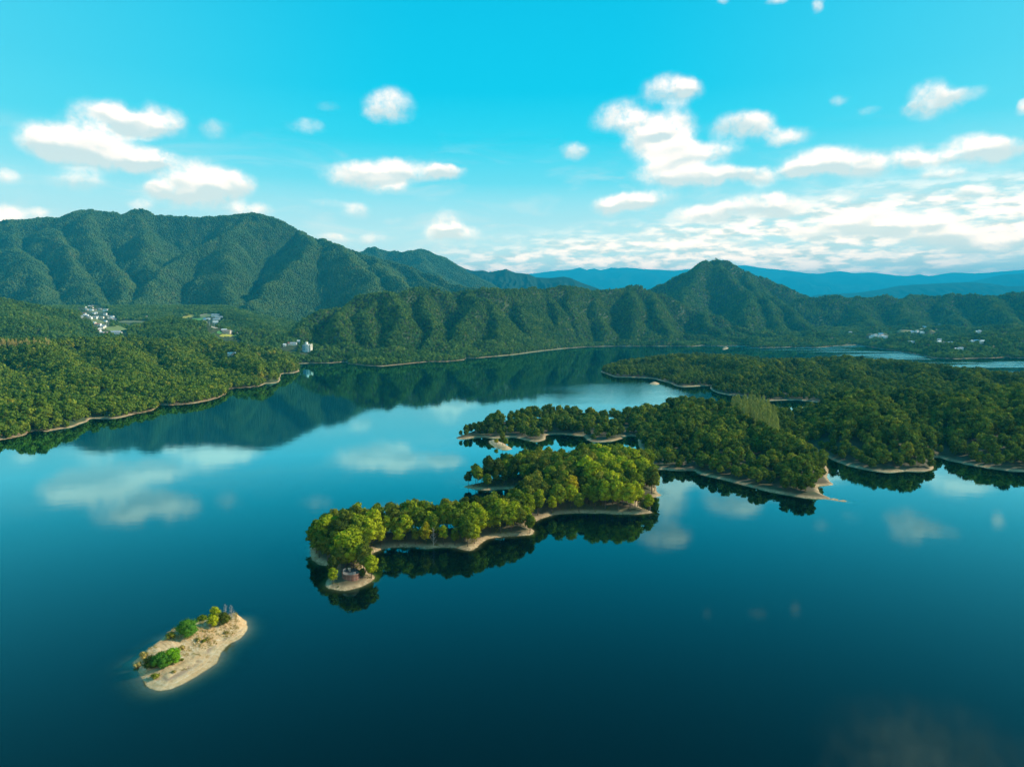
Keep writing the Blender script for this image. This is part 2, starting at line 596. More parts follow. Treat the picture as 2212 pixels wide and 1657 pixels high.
def far_mat(name, a, b):
    m, k = new_mat(name)
    geo = k.n('ShaderNodeNewGeometry').outputs['Position']
    n = k.noise(geo, 0.004, 6, 0.65)
    f = k.noise(geo, 0.05, 4, 0.7)
    c = k.mix(k.ss(n, 0.35, 0.65), a, b)
    c = k.mix(k.ss(f, 0.45, 0.7), c, tuple(x * 0.55 for x in a))
    d = k.n('ShaderNodeBsdfDiffuse')
    k.link(c, d.inputs[0])
    bump = k.n('ShaderNodeBump')
    bump.inputs['Strength'].default_value = 0.8
    bump.inputs['Distance'].default_value = 14.0
    k.link(f, bump.inputs['Height'])
    k.link(bump.outputs[0], d.inputs['Normal'])
    finish(k, d.outputs[0])
    return m


RANGE = far_mat('distant forest', (.020, .042, .020), (.034, .058, .026))


def water_mat():
    m, k = new_mat('lake water')
    geo = k.n('ShaderNodeNewGeometry').outputs['Position']
    dep = k.n('ShaderNodeAttribute', attribute_name='water_depth').outputs['Fac']
    # what lies under the surface: clear over the shelving sand, murky teal with depth
    t = k.n('ShaderNodeCombineXYZ')
    for i, a in enumerate((-1.5, -1.05, -1.5)):
        k.link(k.m('EXPONENT', k.m('MULTIPLY', dep, a)), t.inputs[i])
    tr = k.n('ShaderNodeBsdfTransparent')
    k.link(t.outputs[0], tr.inputs[0])
    deep = k.n('ShaderNodeBsdfDiffuse')
    deep.inputs[0].default_value = (0.0006, 0.0045, 0.0055, 1)
    body = k.n('ShaderNodeMixShader')
    k.link(k.ss(dep, 0.1, 3.2), body.inputs[0])
    k.link(tr.outputs[0], body.inputs[1])
    k.link(deep.outputs[0], body.inputs[2])
    # calm surface; a breath of wind in long patches far out
    wind = k.noise(k.vm('MULTIPLY', geo, (0.0022, 0.0075, 0)), 1.0, 4, 0.6)
    sp = k.n('ShaderNodeSeparateXYZ')
    k.link(geo, sp.inputs[0])
    slope = k.m('DIVIDE', sp.outputs[0], sp.outputs[1])
    wf = k.m('MULTIPLY', k.ss(wind, 0.47, 0.58), k.m('MULTIPLY', k.ss(sp.outputs[1], 1000, 1500), k.ss(slope, 0.10, 0.32)))
    mid = k.m('MULTIPLY', k.ss(k.m('ABSOLUTE', k.m('SUBTRACT', sp.outputs[1], 960)), 260, 60), k.ss(k.m('ABSOLUTE', k.m('SUBTRACT', slope, 0.15)), 0.16, 0.03))
    wf = k.m('MAXIMUM', wf, k.m('MULTIPLY', mid, k.ss(wind, 0.40, 0.62, 0.0, 0.28)))
    ripple = k.noise(k.vm('MULTIPLY', geo, (0.9, 1.3, 0)), 1.0, 3, 0.55)
    swell = k.noise(k.vm('MULTIPLY', geo, (0.06, 0.10, 0)), 1.0, 2, 0.5)
    bump = k.n('ShaderNodeBump')
    bump.inputs['Distance'].default_value = 1.0
    k.link(k.m('ADD', k.m('MULTIPLY', ripple, k.m('ADD', k.m('MULTIPLY', wf, 0.10), 0.0035)), k.m('MULTIPLY', swell, 0.014)), bump.inputs['Height'])
    gl = k.n('ShaderNodeBsdfGlossy')
    gl.inputs[0].default_value = (0.38, 0.90, 0.98, 1)
    k.link(k.m('ADD', k.m('MULTIPLY', wf, 0.16), 0.022), gl.inputs['Roughness'])
    k.link(bump.outputs[0], gl.inputs['Normal'])
    fr = k.n('ShaderNodeFresnel')
    fr.inputs[0].default_value = 1.33
    refl = k.m('MINIMUM', k.m('MULTIPLY', k.m('POWER', fr.outputs[0], 1.5), 3.7), 0.70)
    mx = k.n('ShaderNodeMixShader')
    k.link(refl, mx.inputs[0])
    k.link(body.outputs[0], mx.inputs[1])
    k.link(gl.outputs[0], mx.inputs[2])
    finish(k, mx.outputs[0])
    return m


WATER = water_mat()

# ------------------------------------------------------------------ outlines of the land, traced as ground points
SAND_ISLE = smooth_outline([
    (519.6, 1335), (529.6, 1339), (534.6, 1350.7), (533, 1362.4), (524.6, 1374), (509.5, 1384), (492.9, 1394), (481, 1405.8), (474.5, 1417.5),
    (462.8, 1435.9), (447.8, 1447.5), (426, 1459), (406, 1471), (386, 1481), (366, 1489), (346, 1492.6), (329, 1489), (316, 1479.3),
    (304.3, 1466), (299.3, 1451), (296, 1441), (286, 1434), (292.6, 1424), (307.6, 1417.5), (316, 1409), (330, 1401), (341, 1390),
    (352, 1381), (366, 1374), (380, 1370), (405, 1364), (430, 1356), (455, 1349), (480, 1343), (500, 1338)], 1)
WOOD_ISLE = smooth_outline([
    (668, 1178), (670, 1196), (675, 1212), (690, 1219), (712, 1222), (717, 1234), (712, 1249), (703, 1259), (703, 1266), (709, 1271), (719, 1274.5),
    (742, 1277), (762, 1273), (782, 1267), (799, 1260), (809.6, 1251), (810, 1244), (800, 1239.5), (793, 1238), (790, 1229), (787, 1215), (790, 1207),
    (796, 1201), (810, 1192), (830, 1185), (855, 1182), (896, 1181), (911, 1185), (926, 1186), (939, 1183), (979, 1182), (999, 1187), (1015, 1189),
    (1030, 1181.7), (1043, 1171), (1054, 1163.6), (1082, 1159), (1118, 1158), (1150, 1156), (1155, 1147.6), (1144, 1138), (1146, 1130.5), (1163, 1123),
    (1184, 1115.5), (1210, 1110), (1240, 1108), (1300, 1109), (1342, 1111), (1374, 1111), (1406, 1109), (1410.6, 1106), (1385, 1097), (1378, 1091),
    (1381, 1081), (1390, 1077), (1406, 1075), (1432, 1070.7), (1419, 1064), (1417, 1052), (1413, 1034), (1385, 1026), (1331, 1022), (1257, 1024),
    (1171, 1017), (1107, 1028), (1060, 1040), (1030, 1045), (998.5, 1050.4), (1022, 1057), (1050, 1059.5), (1075, 1057), (1110, 1056), (1146, 1056),
    (1150, 1066), (1120, 1085), (1095, 1108), (1050, 1126), (1000, 1141), (900, 1146), (800, 1154), (720, 1163), (690, 1170)], 1)
PENINSULA = smooth_outline([
    (985, 945), (989, 948.7), (1002.7, 948.7), (1020, 946), (1045, 944), (1060, 947), (1085, 946), (1110, 944), (1122, 947.5), (1142.7, 952.4), (1157.7, 955),
    (1176.5, 951), (1178, 946), (1180, 938.7), (1212.7, 937.4), (1222, 938.7), (1262, 942), (1267.7, 950), (1277.7, 954.4), (1300, 955), (1327.7, 952.4),
    (1347.7, 946), (1357.7, 941), (1377.7, 942.4), (1380, 965), (1395, 985), (1402, 1005), (1410, 1015), (1430, 1013.7), (1455, 1016), (1500, 1015),
    (1507.5, 1024), (1563.7, 1036.5), (1609.6, 1049), (1653.4, 1060.5), (1690.8, 1067.8), (1736.7, 1075), (1766, 1078), (1785, 1078), (1809.6, 1082.4),
    (1843, 1085), (1820, 1080), (1788.7, 1075), (1768, 1064), (1766, 1050), (1778, 1049.5), (1805.4, 1047), (1790.8, 1040), (1785, 1030), (1790, 1018),
    (1786, 1006), (1772, 995), (1758, 983), (1752, 972), (1765, 974), (1783, 986), (1813.7, 1001), (1865.8, 1014.4), (1897, 1018.6), (1918, 1021),
    (1938.7, 1019.6), (1959.5, 1017.5), (1990.8, 1018.5), (2013.7, 1016.5), (2017, 1010), (2012, 1000), (2016, 990), (2024, 986), (2040, 992),
    (2063.7, 997.7), (2105.4, 1006), (2147, 1012.3), (2184.5, 1017.5), (2212, 1018.6), (2300, 1021), (2500, 1020), (2700, 1000), (2900, 950), (2900, 850),
    (2500, 832), (2212, 817), (2167, 815), (2042, 803), (2013, 797), (1960, 788), (1900, 787), (1830, 779), (1760, 783), (1700, 785), (1640, 782),
    (1600, 773), (1540, 765), (1470, 767), (1400, 778), (1345, 786), (1310, 796), (1295.4, 803), (1310, 808), (1328, 815), (1348, 814.5), (1375, 815.5),
    (1412, 818), (1425, 822), (1448.5, 828), (1459, 834), (1477.7, 836), (1496.5, 835), (1536, 832.5), (1534, 838), (1538, 844), (1550, 849), (1571.5, 853),
    (1604.8, 855), (1611, 861), (1631.9, 865.4), (1652.7, 866), (1694.4, 864.3), (1728, 864.3), (1762, 868), (1790, 874), (1800, 886), (1780, 897), (1700, 899),
    (1640, 897), (1590, 893), (1540, 886), (1500, 882), (1460, 886), (1395, 894), (1355, 902), (1315, 911), (1262, 910), (1217, 904), (1130, 907),
    (1080, 912), (1040, 924), (1010, 937)], 1)
ISLETS = [smooth_outline(p, 1) for p in (
    [(1054, 953), (1060, 960), (1066, 965), (1075, 969.7), (1088, 972.4), (1105.5, 971), (1102, 966), (1095.7, 963), (1090, 958), (1077, 953), (1066, 950)],
    [(1402, 829), (1408, 826.5), (1418, 826), (1426, 829), (1420, 831.2), (1408, 831.2)],
    [(1560, 751.6), (1566, 750.2), (1572, 750.6), (1574, 752.4), (1570, 754.4), (1561, 755.4), (1560, 754.6), (1568, 753.4), (1570, 752)])]
MAIN_PIX = [
    (0, 951.3), (11, 950), (32.8, 945.8), (52.9, 941.3), (62, 934.9), (72.9, 932), (87.5, 932), (102, 933), (116.7, 929.4), (138.5, 925.8),
    (153, 923.9), (164, 920.3), (175, 914.8), (189.6, 911), (193, 905.7), (200.5, 903.9), (235, 904.8), (255, 903.9), (273.4, 900.2), (291.7, 894.8),
    (310, 892), (333.6, 886.6), (341, 880), (344.5, 875.6), (357, 876.5), (373.7, 875.6), (396, 874.3), (423, 871.4), (448, 866.6), (473, 859.8),
    (490.4, 851), (492.3, 843.4), (498, 840), (509.6, 839.2), (538.5, 837.7), (557.8, 835.7), (569.4, 831), (573.2, 828.4), (588.6, 828.4), (602, 826),
    (606, 820.3), (607, 808.8), (613.7, 806.8), (634.9, 805.9), (647.4, 803), (644.5, 795.3), (640.7, 786), (665.7, 785.2), (692.7, 784.9),
    (715.5, 784.9), (745.5, 781.9), (753, 786.9), (790.5, 790.7), (823, 791.9), (853, 789.4), (895.5, 784.9), (928, 781.9), (963, 781.9), (1003, 778),
    (1006, 774), (1028, 774.4), (1060.5, 771.4), (1085.5, 768.7), (1106, 767), (1125, 764.7), (1143, 762), (1183, 757), (1218, 753.4), (1258, 750.4),
    (1308, 748.4), (1370, 748.4), (1455, 748), (1493, 749), (1518, 746.4), (1535, 747.5), (1558, 748), (1600, 746.4), (1635.5, 751.5), (1670, 751.5), (1706.7, 750),
    (1735, 750), (1763, 751.5), (1807.6, 747.6), (1855, 745.5), (1878.9, 750), (1908.6, 754.4), (1941, 758.9), (1976.9, 764.8), (2015.5, 773.7),
    (2066, 776), (2104.5, 774.6), (2137, 774.3), (2155, 773.7), (2177, 771.7), (2182, 773.5), (2212, 774.3), (2300, 780), (2500, 782)]
_main = [ground(u, v) for u, v in MAIN_PIX]
MAIN_SHORE = [(-900, 200), (-520, 380)] + _main + [(2600, 1650), (6000, 1700), (60000, 2000), (60000, 90000), (-60000, 90000), (-60000, 200)]

# ------------------------------------------------------------------ the main shore: hills and mountains from their ridge lines
TREE_H = 8.0


def Ym(v):
    return 5000 - (v - 460) / 230.0 * 1900.0


def ridge(pts, y=None):
    out = []
    for p in pts:
        Y = p[2] if len(p) > 2 else (y if y else Ym(p[1]))
        X, Yw, Z = at(p[0], p[1], Y)
        out.append((X, Yw, max(1.0, Z - TREE_H)))
    return out


FEATURES = [
    # name, side slope, rounding, ridges
    ('wooded_bank', .62, 10, [
        [(-400, 740, 1150), (-200, 742, 1150), (0, 740, 1200), (100, 734, 1250), (220, 726, 1350), (300, 724, 1400), (344, 735, 1400), (403, 736, 1450), (473, 732, 1550), (560, 748, 1600), (610, 757, 1600)],
        [(-100, 742, 1150), (-20, 835, 830), (40, 905, 670)], [(100, 736, 1200), (150, 805, 940), (168, 885, 750)],
        [(220, 727, 1350), (290, 795, 1030), (322, 855, 860)], [(344, 736, 1400), (420, 795, 1100), (468, 835, 960)],
        [(440, 738, 1500), (540, 780, 1200), (590, 808, 1070)], [(500, 744, 1600), (600, 770, 1380), (630, 792, 1250)]]),
    ('hill', .34, 30, [[(-500, 610, 1900), (-100, 628, 1950), (0, 640, 1950), (60, 655, 1950), (110, 675, 1950), (160, 697, 1900), (215, 724, 1850)],
                       [(0, 642, 1950), (60, 700, 1650)], [(-150, 640, 1900), (-60, 710, 1550)]]),
    ('hill', .40, 30, [[(255, 735, 1700), (290, 706, 1800), (330, 690, 1850), (370, 684, 1880), (420, 693, 1880), (460, 712, 1850), (478, 730, 1800)],
                       [(370, 684, 1880), (380, 712, 1700)]]),
    ('hill', .36, 20, [[(518, 724, 1900), (537, 709, 1900), (560, 714, 1900), (600, 726, 1850), (640, 735, 1800)],
                       [(488, 672, 2850), (505, 668, 2750), (540, 686, 2500), (570, 700, 2250)]]),
    ('lakeside_hill', 1.08, 8, [
        [(640, 707, 1900), (673, 684, 2050), (693, 669, 2100), (743, 652, 2150), (773, 634, 2200), (800, 630, 2200), (828, 629, 2200), (850, 631, 2300),
         (875, 627, 2400), (903, 620, 2500), (943, 624, 2500), (965, 634, 2500), (1000, 630, 2600), (1023, 627, 2600), (1053, 623, 2600), (1108, 618, 2750),
         (1168, 626, 2900), (1208, 621, 3000), (1253, 617, 3100), (1273, 626, 3130), (1308, 622, 3200), (1353, 617, 3300), (1378, 617, 3300), (1403, 626, 3300),
         (1433, 636, 3300), (1473, 656, 3300), (1520, 673, 3250), (1558, 688, 3200)],
        [(743, 652, 2150), (735, 690, 1950), (745, 722, 1830), (735, 757, 1720)],
        [(828, 629, 2200), (855, 660, 2080), (865, 700, 1930), (835, 742, 1790), (812, 768, 1700)],
        [(795, 650, 2150), (785, 690, 1980), (800, 732, 1830)],
        [(903, 620, 2500), (915, 655, 2280), (940, 692, 2080), (935, 732, 1900), (905, 762, 1760), (897, 775, 1680)],
        [(1023, 627, 2600), (1040, 650, 2420), (1012, 690, 2180), (988, 730, 1960), (980, 762, 1800)],
        [(1053, 640, 2520), (1090, 680, 2280), (1100, 720, 2050), (1065, 752, 1940), (1060, 764, 1900)],
        [(1108, 618, 2750), (1140, 655, 2550), (1170, 700, 2340), (1140, 740, 2160), (1125, 757, 2080)],
        [(1223, 620, 3030), (1230, 655, 2880), (1243, 695, 2710), (1256, 730, 2570), (1258, 744, 2520)],
        [(1283, 626, 3140), (1285, 670, 2930), (1300, 697, 2800), (1310, 728, 2670), (1312, 741, 2620)],
        [(1353, 617, 3300), (1366, 648, 3080), (1374, 692, 2840), (1368, 726, 2690), (1366, 741, 2630)],
        [(1403, 632, 3270), (1426, 685, 2900), (1452, 725, 2710), (1458, 740, 2640)],
        [(1515, 674, 3230), (1550, 706, 2930), (1562, 732, 2740)], [(1178, 628, 2920), (1200, 660, 2760), (1208, 700, 2560), (1200, 738, 2400)],
        [(1590, 702, 3050), (1640, 717, 2900), (1690, 735, 2740)]]),
    ('cone_mountain', .80, 8, [
        [(1340, 655, 4250), (1405, 625, 4400), (1433, 611, 4450), (1483, 586, 4500), (1512, 569, 4500), (1532, 558, 4500), (1543, 554, 4500), (1553, 557, 4500), (1572, 567, 4500),
         (1608, 583, 4500), (1656, 601, 4500), (1704, 622, 4450), (1739, 637, 4400), (1780, 652, 4300)],
        [(1543, 558, 4500), (1562, 585, 4200), (1602, 622, 3880), (1640, 652, 3600)], [(1602, 622, 3880), (1600, 662, 3450), (1612, 692, 3150)],
        [(1640, 650, 3650), (1665, 690, 3250), (1690, 715, 2980)],
        [(1518, 564, 4460), (1500, 600, 4150), (1482, 632, 3850), (1475, 656, 3600)],
        [(1610, 585, 4450), (1650, 636, 3950), (1700, 668, 3550), (1745, 702, 3180), (1790, 733, 2880)],
]),
    ('right_hills', .70, 14, [
        [(1739, 640, 3900), (1807, 642, 3900), (1846, 643, 4000), (1888, 641, 4000), (1941, 643, 4000), (1971, 639, 4100), (1995, 637, 4100), (2030, 640, 4100),
         (2107, 637, 4000), (2155, 636, 3900), (2212, 631, 3800), (2350, 622, 3800), (2700, 612, 3800)],
        [(1846, 645, 4000), (1870, 672, 3600), (1890, 695, 3350)], [(1941, 645, 3950), (1962, 676, 3650), (1975, 694, 3450)],
        [(2040, 642, 4050), (2060, 674, 3700), (2070, 692, 3450)], [(2155, 638, 3850), (2165, 676, 3400), (2205, 702, 3050), (2235, 735, 2750)],
        [(2230, 632, 3800), (2270, 680, 3200), (2300, 720, 2800)],
        [(2100, 746, 1930), (2143, 733, 1950), (2180, 744, 1930)], [(2215, 728, 2100), (2300, 700, 2300), (2500, 690, 2400)]]),
    ('mountain', .74, 16, [
        [(-600, 500, 5000), (-300, 482, 5000), (-150, 488, 5000), (0, 479, 5000), (25, 475, 5000), (65, 471, 5000), (82, 466, 5000), (115, 470, 5000), (140, 464, 5000), (170, 451, 5000), (195, 454, 5000),
         (240, 457, 5000), (260, 461, 5000), (278, 452, 5000), (308, 452, 5000), (335, 469, 5000), (362, 471, 5000), (410, 472, 5000), (445, 469, 5000),
         (475, 467, 5000), (512, 462, 5000), (545, 459, 5000), (565, 462, 4980), (600, 475, 4950), (650, 500, 4900), (720, 525, 4850), (790, 550, 4800),
         (850, 570, 4700), (930, 590, 4550), (980, 610, 4400), (1035, 626, 4200)],
        [(-200, 487, 5000), (-160, 560), (-120, 620)], [(25, 476, 5000), (35, 530), (62, 580), (112, 640)],
        [(110, 470, 5000), (120, 505), (150, 531), (160, 566), (175, 601), (205, 651)],
        [(185, 452, 5000), (200, 508), (212, 538), (232, 566), (247, 588), (262, 640)],
        [(290, 452, 5000), (325, 508), (328, 526), (322, 546), (320, 578)],
        [(547, 460, 5000), (520, 490), (482, 511), (450, 526), (405, 543), (370, 571), (345, 588), (325, 622), (300, 660)],
        [(482, 511), (486, 540), (490, 578), (500, 628)],
        [(650, 500, 4900), (678, 522), (650, 557), (618, 587), (590, 617), (560, 652)],
        [(700, 514, 4860), (728, 534), (760, 554), (778, 579), (793, 592), (800, 622)],
        [(800, 556, 4780), (840, 592), (880, 622), (900, 648)], [(870, 577, 4650), (930, 612, 4200), (960, 630, 3900)]]),
    ('back_mountain', .55, 24, [
        [(740, 552, 7000), (783, 541, 7000), (803, 537, 7000), (822, 541, 7000), (833, 542, 7000), (858, 546, 7000), (875, 546, 7000), (888, 539, 7000),
         (905, 535, 7000), (920, 539, 7000), (943, 554, 7000), (975, 579, 6900), (1005, 602, 6700), (1040, 624, 6500)],
        [(905, 535, 7000), (915, 570, 6500), (945, 600, 6000)], [(803, 537, 7000), (830, 580, 6400)]]),
]
for _n, _s, _r, _rs in FEATURES:
    if _n == 'mountain':        # spurs run on down to the valley
        for _q in _rs[1:]:
            if _q[-1][1] > 585:
                _q.append((_q[-1][0] + (12 if _q[-1][0] > _q[0][0] else -6), max(678, _q[-1][1] + 30)))
FEATURES = [(n, sl, r, [ridge(p) for p in rs]) for n, sl, r, rs in FEATURES]

YS = [560.0]
while YS[-1] < 7600:
    YS.append(YS[-1] * 1.0075)
YS = np.array([-1] + YS)
YS[0] = 545.0
SS = np.linspace(-1.05, 1.05, 760)
GY, GS = np.meshgrid(YS, SS, indexing='ij')
GX = GS * GY


def main_height(x, y):
    """Ground height and the feature it belongs to."""
    far = np.clip((y - 2700) / 900, 0, 1)
    wx = x + fbm(x, y, 260, 3) * 34 + fbm(x, y, 70, 2) * 9 + far * fbm(x, y, 480, 3) * 60
    wy = y + fbm(x + 900, y - 400, 260, 3) * 34 + fbm(x - 300, y, 70, 2) * 9 + far * fbm(x - 500, y + 200, 480, 3) * 60
    sd = poly_sd(x, y, MAIN_SHORE)
    left = np.clip((-(x / y) - 0.28) / 0.12, 0, 1)
    floor = np.minimum(np.maximum(sd, 0) * (0.07 - 0.04 * left), 46) + np.clip(y - 2080, 0, 850) * 0.115 * left + np.clip(y - 2930, 0, 9000) * 0.02 * left
    knoll = np.clip(fbm(x + 250, y - 90, 120, 2) + 0.05, 0, 1) * np.clip(sd / 35, 0, 1)
    hx, hy = ground(659, 764, 12.0)      # level ground round the building by the lake
    knoll = knoll * np.clip((np.hypot(x - hx, y - hy) - 60) / 60, 0, 1)
    floor = floor + knoll * np.where(y < 1700, 26, 44 * (1 - left)) * np.clip((3600 - y) / 500, 0, 1)
    best, idx = floor.copy(), np.full(x.shape, -1)
    for fi, (name, slope, rad, ridges) in enumerate(FEATURES):
        for rg in ridges:
            for a, b in zip(rg, rg[1:]):
                d, t = seg_dist(wx, wy, a, b)
                h = a[2] + (b[2] - a[2]) * t - slope * (np.sqrt(d * d + rad * rad) - rad)
                kk = 6.0
                mx = np.maximum(best, h)
                df = np.abs(best - h)
                idx = np.where(h > best, fi, idx)
                best = mx + np.where(df < kk, (kk - df) ** 2 / (4 * kk), 0)
    rough = np.clip((best - floor) / 60, 0, 1)
    z = best + rough * (fbm(x, y, 180, 4, 0.55) * (14 + 6 * far) + np.clip((y - 2500) / 2000, 0, 1) * fbm(x, y, 420, 4, 0.55) * 34)
    shore = np.where(sd < 3, 0.4 * sd, 1.2 + 0.62 * (sd - 3))
    z = np.where(sd > 0, np.minimum(z, shore), -0.3 + 0.35 * sd)
    return z, idx, sd


GZ, GI, GD = main_height(GX, GY)


def main_lookup(arr, x, y):
    """Bilinear sample of a field on the main grid."""
    r = np.clip(np.searchsorted(YS, y) - 1, 0, len(YS) - 2)
    fr = np.clip((y - YS[r]) / (YS[r + 1] - YS[r]), 0, 1)
    c = np.clip((x / y - SS[0]) / (SS[1] - SS[0]), 0, len(SS) - 1.001)
    ci = c.astype(int)
    fc = c - ci
    if arr.dtype.kind in 'ib':
        return arr[r + (fr > .5), ci + (fc > .5)]
    return (arr[r, ci] * (1 - fr) * (1 - fc) + arr[r, ci + 1] * (1 - fr) * fc + arr[r + 1, ci] * fr * (1 - fc) + arr[r + 1, ci + 1] * fr * fc)


def pick(u, v):
    """Where a photograph point meets the main shore."""
    s, t = pixel_ray(u, v)
    y = np.linspace(600, 7000, 6400)
    z = main_lookup(GZ, s * y, y)
    hit = np.nonzero(z >= CAM_H + t * y)[0]
    i = hit[0] if len(hit) else len(y) - 1
    return s * y[i], y[i], z[i]


# which ground shows from above the water (used only to decide where trees are worth planting)
_ang = (GZ - CAM_H) / GY
_run = np.maximum.accumulate(_ang, axis=0)
_prev = np.vstack([np.full((1, len(SS)), -9.0), _run[:-1]])
GVIS = (_ang + 26.0 / GY >= _prev) & (np.abs(GS) < 0.86)


def grid_faces(nr, nc):
    i = np.arange(nr * nc).reshape(nr, nc)
    return np.stack([i[:-1, :-1], i[:-1, 1:], i[1:, 1:], i[1:, :-1]], -1).reshape(-1, 4)


def sub_mesh(name, V, F, keep, mats):
    F = F[keep]
    used, inv = np.unique(F.ravel(), return_inverse=True)
    return mesh_np(name, V[used], inv.reshape(F.shape), mats, True)


MV = np.stack([GX, GY, GZ], -1).reshape(-1, 3)
MF = grid_faces(*GX.shape)
fid = GI.reshape(-1)[MF[:, 0]]
near = (GD.reshape(-1)[MF].max(1) > -30)
NAMES = {'wooded_bank': 'bank', 'hill': 'hill', 'lakeside_hill': 'hill', 'cone_mountain': 'mountain', 'right_hills': 'hills', 'mountain': 'mountain', 'back_mountain': 'mountain'}
for fi in range(-1, len(FEATURES)):
    keep = (fid == fi) & near
    if keep.any():
        nm = 'ground' if fi < 0 else NAMES[FEATURES[fi][0]]
        tag(link(nm, sub_mesh(nm, MV, MF, keep, [HILL_EARTH])), kind='structure')


# far ranges that fade into the haze
def far_range(pix, Y, slope, depth, spur, seed):
    crest = [at(u, v, Y) for u, v in pix]
    xs = np.array([c[0] for c in crest])
    zs = np.array([c[2] for c in crest])
    nx, ny = 460, 70
    X = np.linspace(xs[0], xs[-1], nx)
    T = np.linspace(-depth * 0.5, depth, ny)
    TT, XX = np.meshgrid(T, X, indexing='ij')
    cz = np.interp(XX + fbm(XX, TT, spur * 1.5, 3) * spur * 0.35 * np.clip(np.abs(TT) / depth * 3, 0, 1), X, np.interp(X, xs, zs))
    n = 1 - np.abs(fbm(XX + seed * 31, TT * 0.35 + seed, spur, 4, 0.55)) * 1.5
    fall = np.abs(TT) * slope
    ZZ = cz - fall * (1.35 - 0.75 * n) + np.clip(np.abs(TT) / depth * 4, 0.08, 1) * fbm(XX, TT, spur * .5, 4) * cz.mean() * 0.05
    ZZ = np.maximum(ZZ, 4 - np.maximum(0, np.abs(TT) - depth * 0.9) * 0.02)
    V = np.stack([XX, Y - TT, ZZ], -1).reshape(-1, 3)
    tag(link('mountain_range', mesh_np('mountain_range', V, grid_faces(ny, nx), [RANGE], True)), kind='structure')


far_range([(760, 640), (900, 610), (976.8, 579), (988, 573), (1005.5, 581), (1023, 586), (1043, 584), (1055, 588), (1083, 584), (1093, 581), (1106, 587), (1113, 589.7),
           (1140, 592), (1158, 600), (1188, 601), (1218, 598), (1233, 601), (1258, 612), (1288, 622), (1330, 640), (1380, 655)], 9000, .42, 2600, 420, 1)
far_range([(1640, 655), (1772, 637), (1852, 632.7), (1900, 626), (1941, 618), (1980, 615), (2015, 613), (2090, 610), (2140, 613), (2179, 619), (2212, 618), (2400, 600), (2600, 596)], 15000, .35, 3800, 650, 2)
far_range([(1900, 640), (2010, 625), (2080, 612), (2119, 604), (2164, 594), (2212, 591), (2300, 583), (2500, 590), (2700, 600)], 22000, .35, 5500, 1000, 3)
far_range([(-700, 600), (300, 600), (900, 612), (1080, 604), (1145, 592), (1200, 585), (1233, 583), (1253, 578), (1268, 584), (1280, 580), (1298, 584), (1310, 582), (1320, 578), (1337, 580),
           (1350, 578), (1383, 581), (1420, 583), (1458, 585), (1485, 582), (1530, 584), (1560, 580), (1591, 575), (1608, 573), (1644, 579), (1704, 585), (1740, 590), (1769, 592),
           (1795, 588), (1816, 586), (1846, 591), (1882, 589), (1910, 592), (1941, 596), (1959, 597), (1986, 593), (2009, 597), (2035, 592), (2060, 589), (2107, 591), (2149, 588),
           (2202, 584), (2260, 580), (2400, 590), (2800, 600)], 34000, .30, 9000, 1500, 4)


# ------------------------------------------------------------------ islands and the right-hand peninsula
def isle_height(x, y, poly, beach, rise, top, scale, amp, seed, under=0.28):
    sd = poly_sd(x, y, poly)
    sd = sd + fbm(x + seed, y, 9, 2) * 0.9 + fbm(x, y + seed, 2.6, 2) * 0.45
    land = np.minimum(sd * beach, 1.0 + 0 * sd) + top * np.tanh(np.maximum(sd - rise, 0) / scale) + amp * fbm(x, y + seed, 70, 3) * np.clip((sd - rise) / scale, 0, 1)
    z = np.where(sd > 0, land, under * sd)
    return np.maximum(z, -6), sd


SAND_CREST = [ground(u, v) for u, v in ((318, 1426), (339, 1404), (353, 1391), (376, 1383), (403, 1380), (426, 1366), (459, 1355), (493, 1345), (512, 1343))]


def h_sand(x, y):
    """A sand bar: a crest with a short bluff along the back and a long gullied slope to the front beach."""
    sd = poly_sd(x, y, SAND_ISLE) + fbm(x + 5, y, 9, 2) * 0.7 + fbm(x, y + 5, 2.6, 2) * 0.4
    dc = np.full(x.shape, 1e9)
    for a, b in zip(SAND_CREST, SAND_CREST[1:]):
        dc = np.minimum(dc, seg_dist(x, y, a, b)[0])
    hill = 2.9 * np.exp(-(dc / 7.5) ** 2) * np.clip(sd / 3.0, 0, 1)
    rough = np.clip((sd - 2) / 4, 0, 1)
    z = 0.13 * np.minimum(sd, 7) + hill
    z = z + rough * (0.30 * np.abs(fbm(x * .79 + y * .62, (y * .79 - x * .62) * 0.22, 2.4, 3)) + 0.16 * fbm(x, y, 3, 3))
    return np.maximum(np.where(sd > 0, z, 0.20 * sd), -6), sd


def h_wood(x, y):
    return isle_height(x, y, WOOD_ISLE, 0.30, 3.5, 4.4, 12, 1.2, 21, 0.34)


